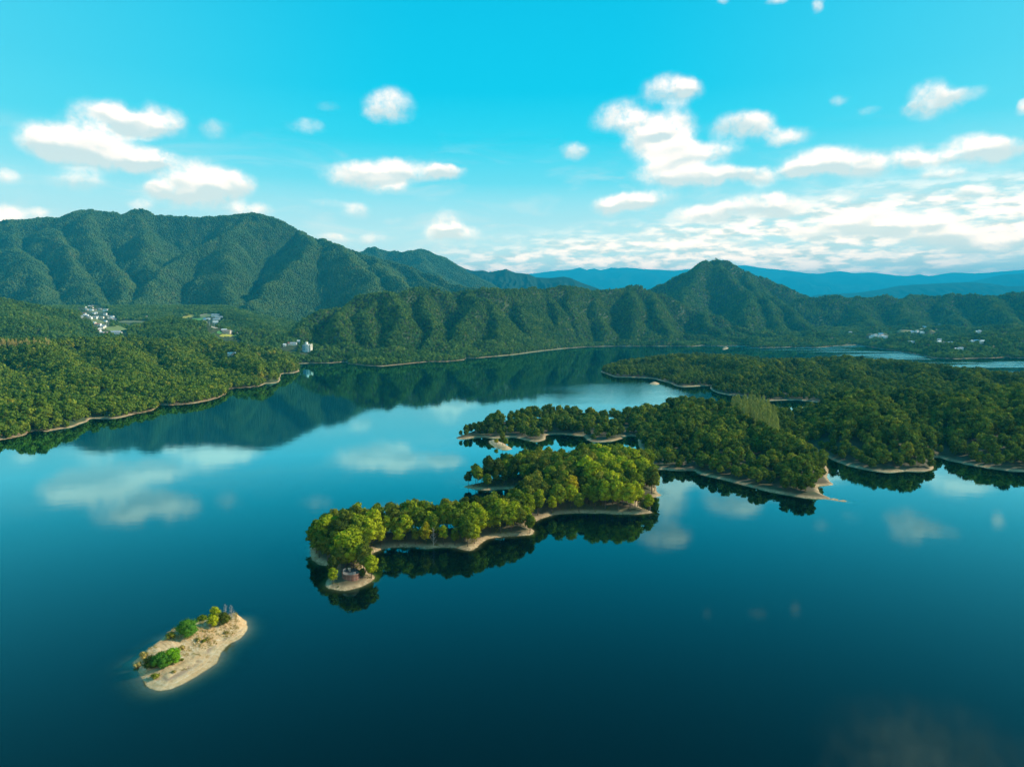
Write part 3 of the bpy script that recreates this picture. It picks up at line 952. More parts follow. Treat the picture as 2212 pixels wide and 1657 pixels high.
PEN_RIDGES = [[ground(u, v) + (h,) for u, v, h in r] for r in (
    [(1060, 928, 3), (1110, 918, 4.5), (1217, 912, 5), (1300, 920, 4), (1400, 915, 6), (1500, 908, 11), (1590, 922, 8), (1640, 958, 8), (1690, 1010, 7), (1750, 1050, 4)],
    [(1500, 908, 11), (1470, 950, 8), (1440, 985, 4)], [(1600, 930, 10), (1560, 985, 8), (1590, 1020, 4)], [(1690, 1000, 7), (1640, 1035, 4)],
    [(1790, 885, 10), (1850, 915, 15), (1870, 945, 15), (1900, 975, 14), (1970, 1000, 7)], [(1860, 940, 15), (1830, 975, 10)],
    [(1850, 915, 15), (1960, 905, 14), (2060, 925, 17), (2110, 955, 15), (2170, 995, 7)], [(1960, 905, 14), (1980, 950, 8)],
    [(2060, 925, 17), (2200, 900, 20), (2350, 920, 19)], [(2200, 905, 20), (2230, 960, 14)],
    [(1330, 800, 4), (1390, 797, 8), (1470, 797, 14), (1560, 806, 15), (1640, 822, 15), (1690, 845, 9)], [(1470, 798, 14), (1450, 818, 6)], [(1640, 822, 15), (1590, 845, 8)],
    [(1640, 822, 15), (1740, 805, 13), (1830, 805, 17), (1900, 812, 14), (2000, 822, 13), (2100, 835, 12), (2200, 850, 11), (2350, 860, 11)],
    [(1740, 808, 13), (1770, 840, 8)], [(1830, 808, 17), (1850, 850, 9)], [(2000, 824, 13), (1990, 865, 7)], [(2100, 838, 12), (2120, 880, 8)])]


def h_pen(x, y):
    sd = poly_sd(x, y, PENINSULA) + fbm(x + 33, y, 9, 2) * 0.9
    wx, wy = x + fbm(x, y, 40, 2) * 7, y + fbm(x + 90, y, 40, 2) * 7
    best = 1.4 + np.minimum(np.maximum(sd, 0) * 0.02, 2)
    for rg in PEN_RIDGES:
        for a, b in zip(rg, rg[1:]):
            d, t = seg_dist(wx, wy, a, b)
            best = np.maximum(best, a[2] + (b[2] - a[2]) * t - 0.36 * (np.sqrt(d * d + 36) - 6))
    best = best + np.clip(sd / 40, 0, 1) * fbm(x, y + 33, 45, 3) * 1.6
    shore = np.where(sd < 2.4, 0.42 * sd, 1.0 + 0.5 * (sd - 2.4))
    z = np.where(sd > 0, np.minimum(best, shore), 0.35 * sd)
    return np.maximum(z, -6), sd


def isle_mesh(name, fn, poly, step, mat, margin, lim=None):
    P = np.array(poly)
    x0, y0 = P.min(0) - margin
    x1, y1 = P.max(0) + margin
    if lim:
        x0, x1, y0, y1 = max(x0, lim[0]), min(x1, lim[1]), max(y0, lim[2]), min(y1, lim[3])
    xs, ys = np.arange(x0, x1 + step, step), np.arange(y0, y1 + step, step)
    X, Y = np.meshgrid(xs, ys)
    Z, sd = fn(X, Y)
    V = np.stack([X, Y, Z], -1).reshape(-1, 3)
    F = grid_faces(*X.shape)
    keep = sd.reshape(-1)[F].max(1) > -margin
    o = link(name, sub_mesh(name, V, F, keep, [mat]))
    return tag(o, kind='structure')


isle_mesh('island', h_sand, SAND_ISLE, 0.4, SAND, 26)
isle_mesh('island', h_wood, WOOD_ISLE, 0.9, EARTH, 20)
isle_mesh('peninsula', h_pen, PENINSULA, 3.5, EARTH, 22, (-200, 1300, 300, 1900))


def h_islet(i):
    return lambda x, y: isle_height(x, y, ISLETS[i], 0.35, 2.0, 0.8, 4, 0.2, 50 + i, 0.35)


for i, st in ((0, 1.0), (1, 2.0), (2, 2.0)):
    isle_mesh('islet', h_islet(i), ISLETS[i], st, SAND, 8)


# ------------------------------------------------------------------ the lake
def lake_bed():
    b = MB()
    b.face([(-60000, -3000, -6.2), (60000, -3000, -6.2), (60000, 60000, -6.2), (-60000, 60000, -6.2)])
    tag(b.build('lake_bed', plain('silt', (.05, .06, .045), .95, .2, .02)), kind='structure')


lake_bed()


def build_lake():
    core_x, core_y = np.arange(-170, 326, 2.0), np.arange(150, 640, 2.0)
    out = np.array([60, 200, 500, 1200, 3000, 8000, 20000, 45000.0])
    xs = np.concatenate([core_x[0] - out[::-1], core_x, core_x[-1] + out])
    ys = np.concatenate([core_y[0] - out[::-1][2:], core_y, core_y[-1] + out])
    X, Y = np.meshgrid(xs, ys)
    depth = np.full(X.shape, 9.0)
    for fn in (h_sand, h_wood, h_pen, h_islet(0)):
        z, sd = fn(X, Y)
        depth = np.minimum(depth, np.maximum(-z, 0))
    core = (X >= core_x[0]) & (X <= core_x[-1]) & (Y >= core_y[0]) & (Y <= core_y[-1])
    depth = np.where(core, depth, 9.0)
    V = np.stack([X, Y, np.zeros_like(X)], -1).reshape(-1, 3)
    me = mesh_np('lake', V, grid_faces(*X.shape), [WATER], True)
    a = me.attributes.new('water_depth', 'FLOAT', 'POINT')
    a.data.foreach_set('value', depth.astype(np.float32).ravel())
    tag(link('water', me), kind='structure')


build_lake()


# ------------------------------------------------------------------ haze: one box of pale even air
def build_haze():
    m, k = new_mat('haze')
    v = k.n('ShaderNodeVolumePrincipled')
    v.inputs['Color'].default_value = (0.02, 0.60, 1.0, 1)
    v.inputs['Density'].default_value = HAZE_DENS
    out = k.n('ShaderNodeOutputMaterial')
    k.link(v.outputs[0], out.inputs['Volume'])
    b = MB()
    lo, hi = (-52000, -3000, -60.0), (52000, 52000, HAZE_TOP)
    b.box([(a + c) / 2 for a, c in zip(lo, hi)], [c - a for a, c in zip(lo, hi)])
    tag(b.build('haze', m), kind='stuff')


build_haze()


# ------------------------------------------------------------------ trees
def ico(level):
    import bmesh
    bm = bmesh.new()
    bmesh.ops.create_icosphere(bm, subdivisions=level, radius=1.0)
    V = np.array([v.co[:] for v in bm.verts])
    F = np.array([[v.index for v in f.verts] for f in bm.faces])
    bm.free()
    return V, F


ICO1, ICO2, ICO3 = ico(1), ico(2), ico(3)


def crown_arrays(seed, R0, H, nblob, nleaf, leaf, squash=1.0, low=0.0, spread=1.0, flat=0.0):
    """A crown of foliage sprays round a handful of boughs. Base at z=0, height H, radius R0. Returns triangles."""
    g = np.random.default_rng(seed)
    V, F = [], []
    nv = 0
    cs = []
    for i in range(nblob):
        t = (i + 0.5) / nblob
        zc = low + (0.16 + 0.68 * t) * (H - low)
        prof = math.sin(math.pi * min(1, 0.16 + 0.80 * t)) ** 0.7
        a = i * 2.399 + g.uniform(-.5, .5)
        rr = R0 * prof * spread * g.uniform(0.30, 0.62) * (1 if i < nblob - 1 else 0.2)
        br = R0 * g.uniform(0.36, 0.54) * (0.75 + 0.35 * prof)
        c = np.array([math.cos(a) * rr, math.sin(a) * rr, zc])
        cs.append((c, br))
        iv, jf = ICO1
        core = iv * br * 0.72 * np.array([1, 1, 0.78]) + c
        V.append(core)
        F.append(jf + nv)
        nv += len(core)
    per = nleaf // nblob
    for c, br in cs:
        d = g.normal(size=(per, 3))
        d[:, 2] = d[:, 2] * 0.8 + 0.30
        d /= np.linalg.norm(d, axis=1)[:, None]
        pos = c + d * (br * g.uniform(0.72, 1.08, (per, 1))) * np.array([1, 1, 0.82 * squash])
        nrm = d + g.normal(size=(per, 3)) * 0.45
        nrm[:, 2] += flat
        nrm /= np.linalg.norm(nrm, axis=1)[:, None]
        ax = np.cross(nrm, g.normal(size=(per, 3)))
        ax /= np.linalg.norm(ax, axis=1)[:, None] + 1e-9
        bx = np.cross(nrm, ax)
        sz = leaf * g.uniform(0.6, 1.35, (per, 1))
        # each spray is a bent pair of triangles
        p0, p1 = pos - ax * sz, pos + ax * sz
        p2, p3 = pos + bx * sz * .8 - nrm * sz * .3, pos - bx * sz * .8 - nrm * sz * .3
        V.append(np.concatenate([p0, p1, p2, p3]))
        i = np.arange(per) + nv
        F.append(np.stack([i, i + per, i + 2 * per], 1))
        F.append(np.stack([i + per, i, i + 3 * per], 1))
        nv += 4 * per
    return np.concatenate(V), np.concatenate(F)


def lump_arrays(seed, R0, H, base, rough=0.28):
    """A distant crown: one uneven rounded mass."""
    V, F = base
    g = np.random.default_rng(seed)
    a = g.normal(size=(7, 3)) * 2.2
    ph = g.uniform(0, 6, 7)
    n = sum(np.sin(V @ a[i] + ph[i]) for i in range(7)) / 7 * 1.6
    W = V * (1 + rough * n[:, None] + g.normal(size=(len(V), 1)) * rough * 0.45)
    W = W * np.array([R0, R0, H * 0.55])
    W[:, 2] += H * 0.48
    return W, F


def trunk_mb(seed, H, r, limbs=4, lean=0.03, top=0.75):
    g = random.Random(seed)
    b = MB()
    lx, ly = g.uniform(-lean, lean) * H, g.uniform(-lean, lean) * H
    pts = [(lx * t * t, ly * t * t, H * t * top - 0.4 * (t == 0)) for t in (0, .3, .6, 1)]
    b.tube(pts, [r * 1.3, r, r * .7, r * .25])
    for i in range(limbs):
        t = 0.38 + 0.5 * i / max(1, limbs)
        a = g.uniform(0, 6.28)
        L = H * g.uniform(.16, .26)
        p = Vector((lx * t * t, ly * t * t, H * t * top))
        q = p + Vector((math.cos(a) * L, math.sin(a) * L, L * .7))
        b.tube([p, (p + q) / 2 + Vector((0, 0, .1)), q], [r * .5, r * .34, r * .12], 4)
    return b


TRUNKS = [trunk_mb(i, 12, .17, 4).mesh('trunk', [BARK]) for i in range(3)]
CROWNS = []
for i in range(8):
    Hc, Rc = (9.6, 3.7) if i % 2 else (9.0, 4.2)
    V, F = crown_arrays(100 + i, Rc, Hc, 13, 760, 0.46)
    V[:, 2] += 2.6
    CROWNS.append(mesh_np('crown', V, F, [LEAF['green']]))


def solid_copy(V, F, mat, name):
    return mesh_np(name, V, F, [mat])


# stock of crowns for the woods: kinds 0.. by landmass
def stock(name, arrays, mats):
    c = bpy.data.collections.new(name)
    i = 0
    for V, F in arrays:
        for m in mats:
            o = bpy.data.objects.new('tree_%02d' % i, mesh_np('tree', V, F, [m]))
            c.objects.link(o)
            i += 1
    return c, i


def shift(a, dz):
    V, F = a
    V = V.copy()
    V[:, 2] += dz
    return V, F


mid_arr = [shift(crown_arrays(200 + i, 3.9, 9.0, 10, 380, 0.62), 1.4) for i in range(5)]
low_arr = [shift(crown_arrays(230 + i, 4.2, 8.5, 8, 150, 0.95), 1.0) for i in range(4)]
far_arr = [shift(lump_arrays(260 + i, 4.4, 9.5, ICO2, .38), 0.5) for i in range(5)]
STOCK_PEN = stock('stock peninsula', mid_arr, [LEAF['isle']])
STOCK_BANK = stock('stock bank', low_arr, [LEAF['bank']])
hill_arr = [shift(crown_arrays(245 + i, 4.2, 8.5, 7, 90, 1.15), 1.0) for i in range(5)]
STOCK_HILL = stock('stock hill', hill_arr, [LEAF['wood']])
STOCK_FAR = stock('stock far', far_arr, [LEAF['far']])


def wood(name, pts, scl, stock_, seed):
    """One mass of trees: a point per tree, a crown on each point."""
    g = np.random.default_rng(seed)
    coll, n = stock_
    me = bpy.data.meshes.new(name)
    me.vertices.add(len(pts))
    me.vertices.foreach_set('co', np.asarray(pts, np.float32).ravel())
    for an, ty, arr in (('size', 'FLOAT', scl.astype(np.float32)), ('spin', 'FLOAT', g.uniform(0, 6.28, len(pts)).astype(np.float32)),
                        ('pick', 'INT', g.integers(0, n, len(pts)).astype(np.int32))):
        a = me.attributes.new(an, ty, 'POINT')
        a.data.foreach_set('value', arr)
    o = link(name, me)
    gt = bpy.data.node_groups.new(name, 'GeometryNodeTree')
    gt.interface.new_socket('Geometry', in_out='INPUT', socket_type='NodeSocketGeometry')
    gt.interface.new_socket('Geometry', in_out='OUTPUT', socket_type='NodeSocketGeometry')
    nd = gt.nodes
    gi, go = nd.new('NodeGroupInput'), nd.new('NodeGroupOutput')
    ci = nd.new('GeometryNodeCollectionInfo')
    ci.inputs['Collection'].default_value = coll
    ci.inputs['Separate Children'].default_value = True
    ci.inputs['Reset Children'].default_value = True
    ip = nd.new('GeometryNodeInstanceOnPoints')
    ip.inputs['Pick Instance'].default_value = True

    def attr(nm, ty):
        x = nd.new('GeometryNodeInputNamedAttribute')
        x.data_type = ty
        x.inputs['Name'].default_value = nm
        return [s for s in x.outputs if s.enabled and s.name == 'Attribute'][0]
    L = gt.links
    L.new(gi.outputs[0], ip.inputs['Points'])
    L.new(ci.outputs[0], ip.inputs['Instance'])
    L.new(attr('pick', 'INT'), ip.inputs['Instance Index'])
    cx = nd.new('ShaderNodeCombineXYZ')
    L.new(attr('spin', 'FLOAT'), cx.inputs[2])
    L.new(cx.outputs[0], ip.inputs['Rotation'])
    L.new(attr('size', 'FLOAT'), ip.inputs['Scale'])
    L.new(ip.outputs[0], go.inputs[0])
    md = o.modifiers.new('wood', 'NODES')
    md.node_group = gt
    return tag(o, kind='stuff')


def jitter_grid(x0, x1, y0, y1, step, g, jit=0.5):
    xs, ys = np.arange(x0, x1, step), np.arange(y0, y1, step)
    X, Y = np.meshgrid(xs, ys)
    X = X + (np.arange(len(ys))[:, None] % 2) * step * .5
    X = X + g.uniform(-jit, jit, X.shape) * step
    Y = Y + g.uniform(-jit, jit, Y.shape) * step
    return X.ravel(), Y.ravel()


# ------------------------------------------------------------------ cleared ground in the valleys
def world_poly(pix):
    return [pick(u, v)[:2] for u, v in pix]


def z3(pts):
    return [(161.3 + x * .0625, 650.9 + y * .0625) for x, y in pts]


def z4(pts):
    return [(368.6 + x * .0729, 662.4 + y * .0729) for x, y in pts]


def z5(pts):
    return [(1797 + x * .1875, 685.5 + y * .1875) for x, y in pts]


FIELDS = [  # name, colour, outline
    ('rice_field', (.42, .36, .05), z4([(340, 320), (420, 350), (560, 320), (670, 310), (700, 250), (590, 240), (550, 280), (400, 290)])),
    ('field', (.09, .24, .05), z4([(560, 390), (640, 355), (950, 345), (960, 400), (840, 440), (620, 410)])),
    ('rice_field', (.42, .38, .05), z4([(1470, 860), (1650, 830), (2040, 790), (2010, 840), (1800, 880), (1500, 900)])),
    ('field', (.08, .22, .05), z4([(1390, 750), (1490, 740), (1490, 800), (1400, 810)])),
    ('field', (.16, .20, .07), z4([(860, 270), (1100, 215), (1200, 230), (1180, 290), (950, 330)])),
    ('field', (.15, .20, .06), z3([(1060, 1000), (1400, 900), (1900, 860), (2000, 900), (1750, 1040), (1300, 1020)])),
    ('field', (.15, .17, .07), z3([(1480, 730), (1700, 670), (2400, 690), (2600, 740), (1700, 745)])),
    ('field', (.14, .17, .06), z3([(570, 640), (760, 620), (1000, 640), (980, 780), (760, 780)])),
    ('field', (.16, .18, .06), z3([(420, 330), (700, 320), (960, 340), (940, 400), (600, 390)])),
    ('field', (.30, .25, .10), z5([(760, 160), (860, 148), (930, 152), (860, 182), (780, 182)])),
    ('field', (.34, .28, .12), z5([(1140, 145), (1280, 140), (1270, 162), (1180, 168)])),
]
CLEAR = []
for nm, colr, pix in FIELDS:
    P = world_poly(pix)
    A = np.array(P)
    st = 6.0
    xs, ys = np.arange(A[:, 0].min(), A[:, 0].max() + st, st), np.arange(A[:, 1].min(), A[:, 1].max() + st, st)
    if len(xs) < 2 or len(ys) < 2 or len(xs) * len(ys) > 60000:
        continue
    X, Y = np.meshgrid(xs, ys)
    Z = main_lookup(GZ, X, Y) + 0.5
    sd = poly_sd(X, Y, P).reshape(-1)
    F = grid_faces(*X.shape)
    keep = sd[F].max(1) > 0
    if keep.any():
        o = link(nm, sub_mesh(nm, np.stack([X, Y, Z], -1).reshape(-1, 3), F, keep, [plain('crop', colr, 0.95, 0.2, 0.05)]))
        tag(o, kind='structure')
    CLEAR.append((P, 3))
VILLAGES = [  # outlines where houses and gardens replace the wood
    z3([(60, 230), (500, 150), (900, 180), (1150, 250), (1120, 470), (1420, 520), (1480, 680), (1250, 780), (1120, 900), (1600, 1050), (1550, 1150), (960, 1170), (800, 1080), (860, 930), (700, 780), (520, 620), (220, 600), (180, 430)]),
    z4([(740, 440), (960, 340), (1200, 230), (1460, 220), (1600, 320), (1480, 400), (1400, 500), (1320, 600), (1500, 690), (1700, 760), (2040, 790), (2010, 850), (1480, 870), (1300, 700), (1080, 560), (900, 500)]),
    z5([(400, 215), (560, 180), (680, 230), (600, 255), (440, 250)]), z5([(880, 165), (1080, 165), (1090, 192), (880, 192)]), z5([(1640, 160), (1740, 160), (1740, 190), (1650, 190)]),
    z5([(1190, 280), (1280, 270), (1400, 300), (1380, 322), (1200, 315)]), z5([(1590, 275), (1740, 280), (1750, 310), (1600, 306)]), z5([(1400, 378), (1500, 372), (1500, 395), (1410, 398)]),
]
VIL = [world_poly(p) for p in VILLAGES]
YARDS = [(pick(u, v)[:2], r) for u, v, r in ((659, 759.5, 15), (668, 757, 12), (634, 745, 12), (626, 745, 10), (645, 740, 9), (615, 748, 9), (505.5, 769, 12), (505.5, 768, 12), (498, 767, 8))]


def is_clear(x, y):
    """Open fields, and the low verge on their near side."""
    c = np.zeros(x.shape, bool)
    for (a, b), r in YARDS:
        for off in (0, 12, 24, 36, 50, 65):
            k = 1 - off / math.hypot(a, b)
            c |= np.hypot(x - a * k, y - b * k) < r
    for off in (0, 25, 50, 75):
        k = 1 + off / np.hypot(x, y)
        xx, yy = x * k, y * k
        for P, mrg in CLEAR:
            A = np.array(P)
            box = (xx > A[:, 0].min() - 9) & (xx < A[:, 0].max() + 9) & (yy > A[:, 1].min() - 9) & (yy < A[:, 1].max() + 9)
            if box.any():
                c[box] |= poly_sd(xx[box], yy[box], P) > -mrg
    return c


def in_village(x, y):
    c = np.zeros(x.shape, bool)
    for off in (0, 30, 60):
        k = 1 + off / np.hypot(x, y)
        for P in VIL:
            c |= poly_sd(x * k, y * k, P) > 0
    return c


# ------------------------------------------------------------------ woods on the main shore
def main_wood(label_, feats, step, y0, y1, stock_, size, seed, smin=-0.86, smax=0.86):
    g = np.random.default_rng(seed)
    x, y = jitter_grid(min(smin * y0, smin * y1), max(smax * y0, smax * y1), y0, y1, step, g)
    s = x / y
    ok = (s > smin) & (s < smax)
    x, y = x[ok], y[ok]
    idx = main_lookup(GI, x, y)
    ok = np.isin(idx, feats) & main_lookup(GVIS, x, y) & (main_lookup(GD, x, y) > 0.5 + 6.0 * np.clip(fbm(x, y, 70, 2), 0, 1))
    x, y = x[ok], y[ok]
    ok = ~is_clear(x, y)
    x, y = x[ok], y[ok]
    v = in_village(x, y)
    ok = ~v | (g.uniform(size=len(x)) < 0.07)
    x, y, v = x[ok], y[ok], v[ok]
    if stock_ is STOCK_BANK:       # trees left out along noise lines, dark gaps in place of shaded gullies
        cr = (np.abs(fbm(x + 40, y, 75, 2)) < 0.05) & (g.uniform(size=len(x)) < 0.75) & (main_lookup(GD, x, y) > 8)
        x, y, v = x[~cr], y[~cr], v[~cr]
    z = main_lookup(GZ, x, y)
    sc = size * g.uniform(0.66, 1.30, len(x)) * (1 + 0.24 * fbm(x, y, 40, 2)) * np.where(v, 0.6, 1.0)
    sc *= np.clip(0.72 + main_lookup(GD, x, y) / 60, 0.72, 1.0) * (1 + .35 * np.clip(fbm(x, y, 55, 2), 0, 1) * (main_lookup(GD, x, y) < 60))
    wood(label_, np.stack([x, y, z - 0.3], 1), sc, stock_, seed)
    return len(x)


fidx = {}
for i, f in enumerate(FEATURES):
    fidx.setdefault(f[0], []).append(i)
NT_ = {}
NT_['bank'] = main_wood('forest', fidx['wooded_bank'], 6.8, 560, 1900, STOCK_BANK, 1.25, 71, -0.86, -0.2)
NT_['hills'] = main_wood('forest', fidx['hill'], 7.3, 1400, 3200, STOCK_HILL, 1.0, 72, -0.86, -0.2)
NT_['lake'] = main_wood('forest', fidx['lakeside_hill'], 7.3, 1500, 3600, STOCK_HILL, 1.0, 73, -0.4, 0.5)
NT_['floor'] = main_wood('forest', [-1], 8.4, 1450, 4300, STOCK_HILL, 1.1, 74)
NT_['low'] = main_wood('forest', [-1], 6.8, 560, 1450, STOCK_BANK, 1.2, 77)
NT_['right'] = main_wood('forest', fidx['right_hills'] + fidx['cone_mountain'], 9.0, 1800, 4700, STOCK_HILL, 1.12, 75, 0.1, 0.86)
NT_['mount'] = main_wood('forest', fidx['mountain'] + fidx['back_mountain'], 8.3, 2800, 7200, STOCK_FAR, 1.02, 76, -0.86, 0.05)
print('woods', NT_)

# ------------------------------------------------------------------ the wooded island: every tree its own object
COLOUR_WORD = {'dark': 'dark green', 'green': 'mid green', 'olive': 'olive brown-green', 'lime': 'bright yellow-green', 'gold': 'golden yellow', 'pine': 'deep green'}
ORD = ['first', 'second', 'third', 'fourth', 'fifth', 'sixth', 'seventh', 'eighth', 'ninth', 'tenth', 'eleventh', 'twelfth', 'thirteenth', 'fourteenth', 'fifteenth',
       'sixteenth', 'seventeenth', 'eighteenth', 'nineteenth', 'twentieth'] + ['twenty-' + w for w in ('first', 'second', 'third', 'fourth', 'fifth', 'sixth', 'seventh', 'eighth', 'ninth')] + ['thirtieth'] + ['thirty-' + w for w in ('first', 'second', 'third', 'fourth', 'fifth', 'sixth', 'seventh', 'eighth', 'ninth')] + ['fortieth']


def tree(x, y, z, size, colour, label, group, wide=1.0, name='broadleaf_tree', cat='tree', trunk=True):
    t = thing(name, label, cat, (x, y, z), random.uniform(0, 6.28), group)
    t.scale = (size * wide, size * wide, size)
    if trunk:
        link('trunk', random.choice(TRUNKS), t)
    c = link('crown', random.choice(CROWNS), t)
    c.material_slots[0].link = 'OBJECT'
    c.material_slots[0].material = LEAF[colour]
    return t


def darts(poly, fn, r, n, g, dmin, avoid=(), existing=()):
    P = np.array(poly)
    lo, hi = P.min(0), P.max(0)
    pts = list(existing)
    out = []
    X = g.uniform(lo[0], hi[0], n)
    Y = g.uniform(lo[1], hi[1], n)
    Z, SD = fn(X, Y)
    for x, y, z, s in zip(X, Y, Z, SD):
        if s < dmin:
            continue
        if any((x - a[0]) ** 2 + (y - a[1]) ** 2 < a[2] ** 2 for a in avoid):
            continue
        rr = r(x, y) if callable(r) else r
        if all((x - q[0]) ** 2 + (y - q[1]) ** 2 > rr * rr for q in pts):
            pts.append((x, y))
            out.append((x, y, z, s))
    return out


def G(u, v, fn):
    """Ground point under a photograph point, on gentle terrain."""
    x, y = ground(u, v)
    for _ in range(6):
        z = float(fn(np.array([x]), np.array([y]))[0][0])
        x, y = ground(u, v, max(z, 0))
    return x, y, max(z, 0)


PLAT = G(757, 1250, h_wood)
g7 = np.random.default_rng(7)
# named single trees of the tip first
SPECIAL = []
for (u, v, hh, wide, colr, label, nm) in [
    (747, 1222, 1.26, 1.1, 'lime', 'tall bright yellow-green tree rising just behind the round plank platform', 'broadleaf_tree'),
    (726, 1214, 1.15, 1.05, 'green', 'mid green tree left of the tall yellow-green tree behind the platform', 'broadleaf_tree'),
    (790, 1236, .82, 1.2, 'lime', 'spreading yellow-green tree right of the round plank platform', 'broadleaf_tree'),
    (719, 1262, .56, 1.05, 'lime', 'slender yellow-green sapling on the sandy spit left of the platform', 'sapling'),
    (783, 1250, .36, 1.2, 'dark', 'low dark bush against the right side of the round plank platform', 'bush'),
    (920, 1179, .98, .72, 'gold', 'golden yellow tree at the beach edge beside a bare white trunk', 'broadleaf_tree'),
]:
    x, y, z = G(u, v, h_wood)
    tree(x, y, z, hh, colr, label, None, wide, nm, 'bush' if nm == 'bush' else 'tree', True)
    SPECIAL.append((x, y, 3.4 if nm != 'bush' else 2.2))
TOTAL_IND = 5
avoid = SPECIAL + [(PLAT[0], PLAT[1], 7.5)]
# clearing round the tip so that the sand shows
tipx, tipy = ground(760, 1264)
avoid.append((tipx, tipy, 8.5))
front_line = [ground(u, v) for u, v in ((796, 1201), (830, 1185), (896, 1181), (939, 1183), (1015, 1189), (1043, 1171), (1082, 1159), (1150, 1156), (1146, 1130), (1184, 1115), (1240, 1108), (1300, 1109), (1374, 1111))]


def line_dist(x, y, line):
    return min(float(seg_dist(np.array([x]), np.array([y]), a, b)[0][0]) for a, b in zip(line, line[1:]))


pts = darts(WOOD_ISLE, h_wood, lambda x, y: 4.0 if y < 345 else 5.1, 30000, g7, 1.1, avoid)
rows = {'front': [], 'inner': []}
for (x, y, z, s) in pts:
    fd = line_dist(x, y, front_line)
    rows['front' if fd < 8.0 else 'inner'].append((x, y, z, s, fd))
pts_front = sorted(rows['front'])
px, py = PLAT[0], PLAT[1]
for i, (x, y, z, s, fd) in enumerate(pts_front):
    colr = random.choices(['lime', 'green', 'gold', 'olive'], [.52, .32, .03, .13])[0]
    sz = random.uniform(.94, 1.28)
    if x > 45:
        sz *= 1.12
    if s < 2.4:
        sz *= .72
    what = 'tall' if sz > 1.12 else ('small' if sz < .92 else 'rounded')
    lab = '%s %s tree, %s from the platform along the wooded island beach' % (what, COLOUR_WORD[colr], ORD[min(i, len(ORD) - 1)])
    tree(x, y, z, sz, colr, lab, 'trees along the beach of the long wooded island', random.uniform(.84, 1.05))
    TOTAL_IND += 1
pts_inner = sorted(rows['inner'])
INNER = {}


def number_labels(groups):
    for lab, members in groups.items():
        members.sort(key=lambda q: q[0])
        n = len(members)
        for i, (_, o) in enumerate(members):
            if n == 1 or n > 6:
                o['label'] = lab
            else:
                o['label'] = lab + (', leftmost' if i == 0 else (', rightmost' if i == n - 1 else ', %s from left' % ORD[i]))


for (x, y, z, s, fd) in pts_inner:
    right = (x > 42) and y > 375
    back = y > 370 and not right
    if right:
        colr = random.choices(['lime', 'green', 'olive'], [.45, .40, .15])[0]
    elif back:
        colr = random.choices(['olive', 'green', 'dark', 'gold'], [.46, .28, .24, .02])[0]
    else:
        colr = random.choices(['green', 'olive', 'dark', 'lime'], [.40, .26, .18, .16])[0]
    sz = random.uniform(1.0, 1.34)
    if s < 5:
        sz *= .85 if s > 2.4 else .66
    if right:
        sz *= 1.22
    uu = CU + FPX * x / y * 0.96
    if right:
        where = 'on the right-hand shore of the wooded island' if s < 6 else ('at the back of the wooded island right-hand stand' if y > 415 else 'inside the wooded island right-hand stand')
    elif back:
        where = 'at the left tip of the island back lobe' if uu < 1110 else ('on the far shore of the island back lobe' if s < 6 else 'in the middle of the island back lobe')
    else:
        where = 'at the left edge of the wooded island' if uu < 735 else ('just behind the platform on the wooded island' if uu < 830 else ('behind the middle of the wooded island beach' if uu < 1010 else 'in the narrow neck of the wooded island'))
    what = 'tall' if sz > 1.22 else ('low' if sz < 1.0 else 'rounded')
    t = tree(x, y, z, sz, colr, '', 'trees of the long wooded island', random.uniform(.86, 1.06))
    INNER.setdefault('%s %s tree %s' % (what, COLOUR_WORD[colr], where), []).append((x / y, t))
    TOTAL_IND += 1
number_labels(INNER)
print('wooded island trees', TOTAL_IND)

# ------------------------------------------------------------------ the islet in front of the peninsula and the peninsula woods
x, y, z = G(1086, 962, h_islet(0))
tree(x, y, z, .95, 'olive', 'olive tree standing on the small sandy islet off the peninsula tip', None, .8)
x, y, z = G(1093, 965, h_islet(0))
tree(x, y, z, .6, 'lime', 'low yellow-green tree at the right of the small sandy islet', None, .95)
x, y, z = G(1072, 960, h_islet(0))
tree(x, y, z, .42, 'gold', 'small yellowing bush at the left of the small sandy islet', None, 1.1, 'bush', 'bush')
TOTAL_IND += 2

g8 = np.random.default_rng(8)
X, Y = jitter_grid(-80, 1250, 360, 1800, 6.9, g8, .42)
ok = (np.abs(X / Y) < 0.85)
X, Y = X[ok], Y[ok]
Z, SD = h_pen(X, Y)
ok = SD > 0.6 + 2.2 * g8.uniform(size=len(X)) ** 2 + 1.5 * np.clip(fbm(X, Y, 25, 2), 0, 1)
X, Y, Z, SD = X[ok], Y[ok], Z[ok], SD[ok]
# the pale poplar grove in the middle of the peninsula
pop = [ground(u, v) for u, v in ((1572, 912), (1600, 905), (1640, 905), (1668, 935), (1690, 985), (1672, 992), (1640, 960), (1600, 935))]
popsd = poly_sd(X, Y, pop)
spit = np.array([ground(u, v) for u, v in ((1790, 1079), (1843, 1085))])
ok = (popsd < 1) & (seg_dist(X, Y, spit[0], spit[1])[0] > 7)
X, Y, Z, SD = X[ok], Y[ok], Z[ok], SD[ok]
dark_gap = np.abs(fbm(X + 40, Y, 60, 2)) < 0.055  # treeless noise lines added as dark gaps, standing in for shaded gullies
ok = ~(dark_gap & (g8.uniform(size=len(X)) < 0.8) & (SD > 5))
X, Y, Z, SD = X[ok], Y[ok], Z[ok], SD[ok]
sz = g8.uniform(.74, 1.42, len(X)) * np.where(SD < 9, .86, 1.0) * (1 + .26 * fbm(X, Y, 38, 2)) * np.clip(.74 + .045 * Z, .7, 1.25)
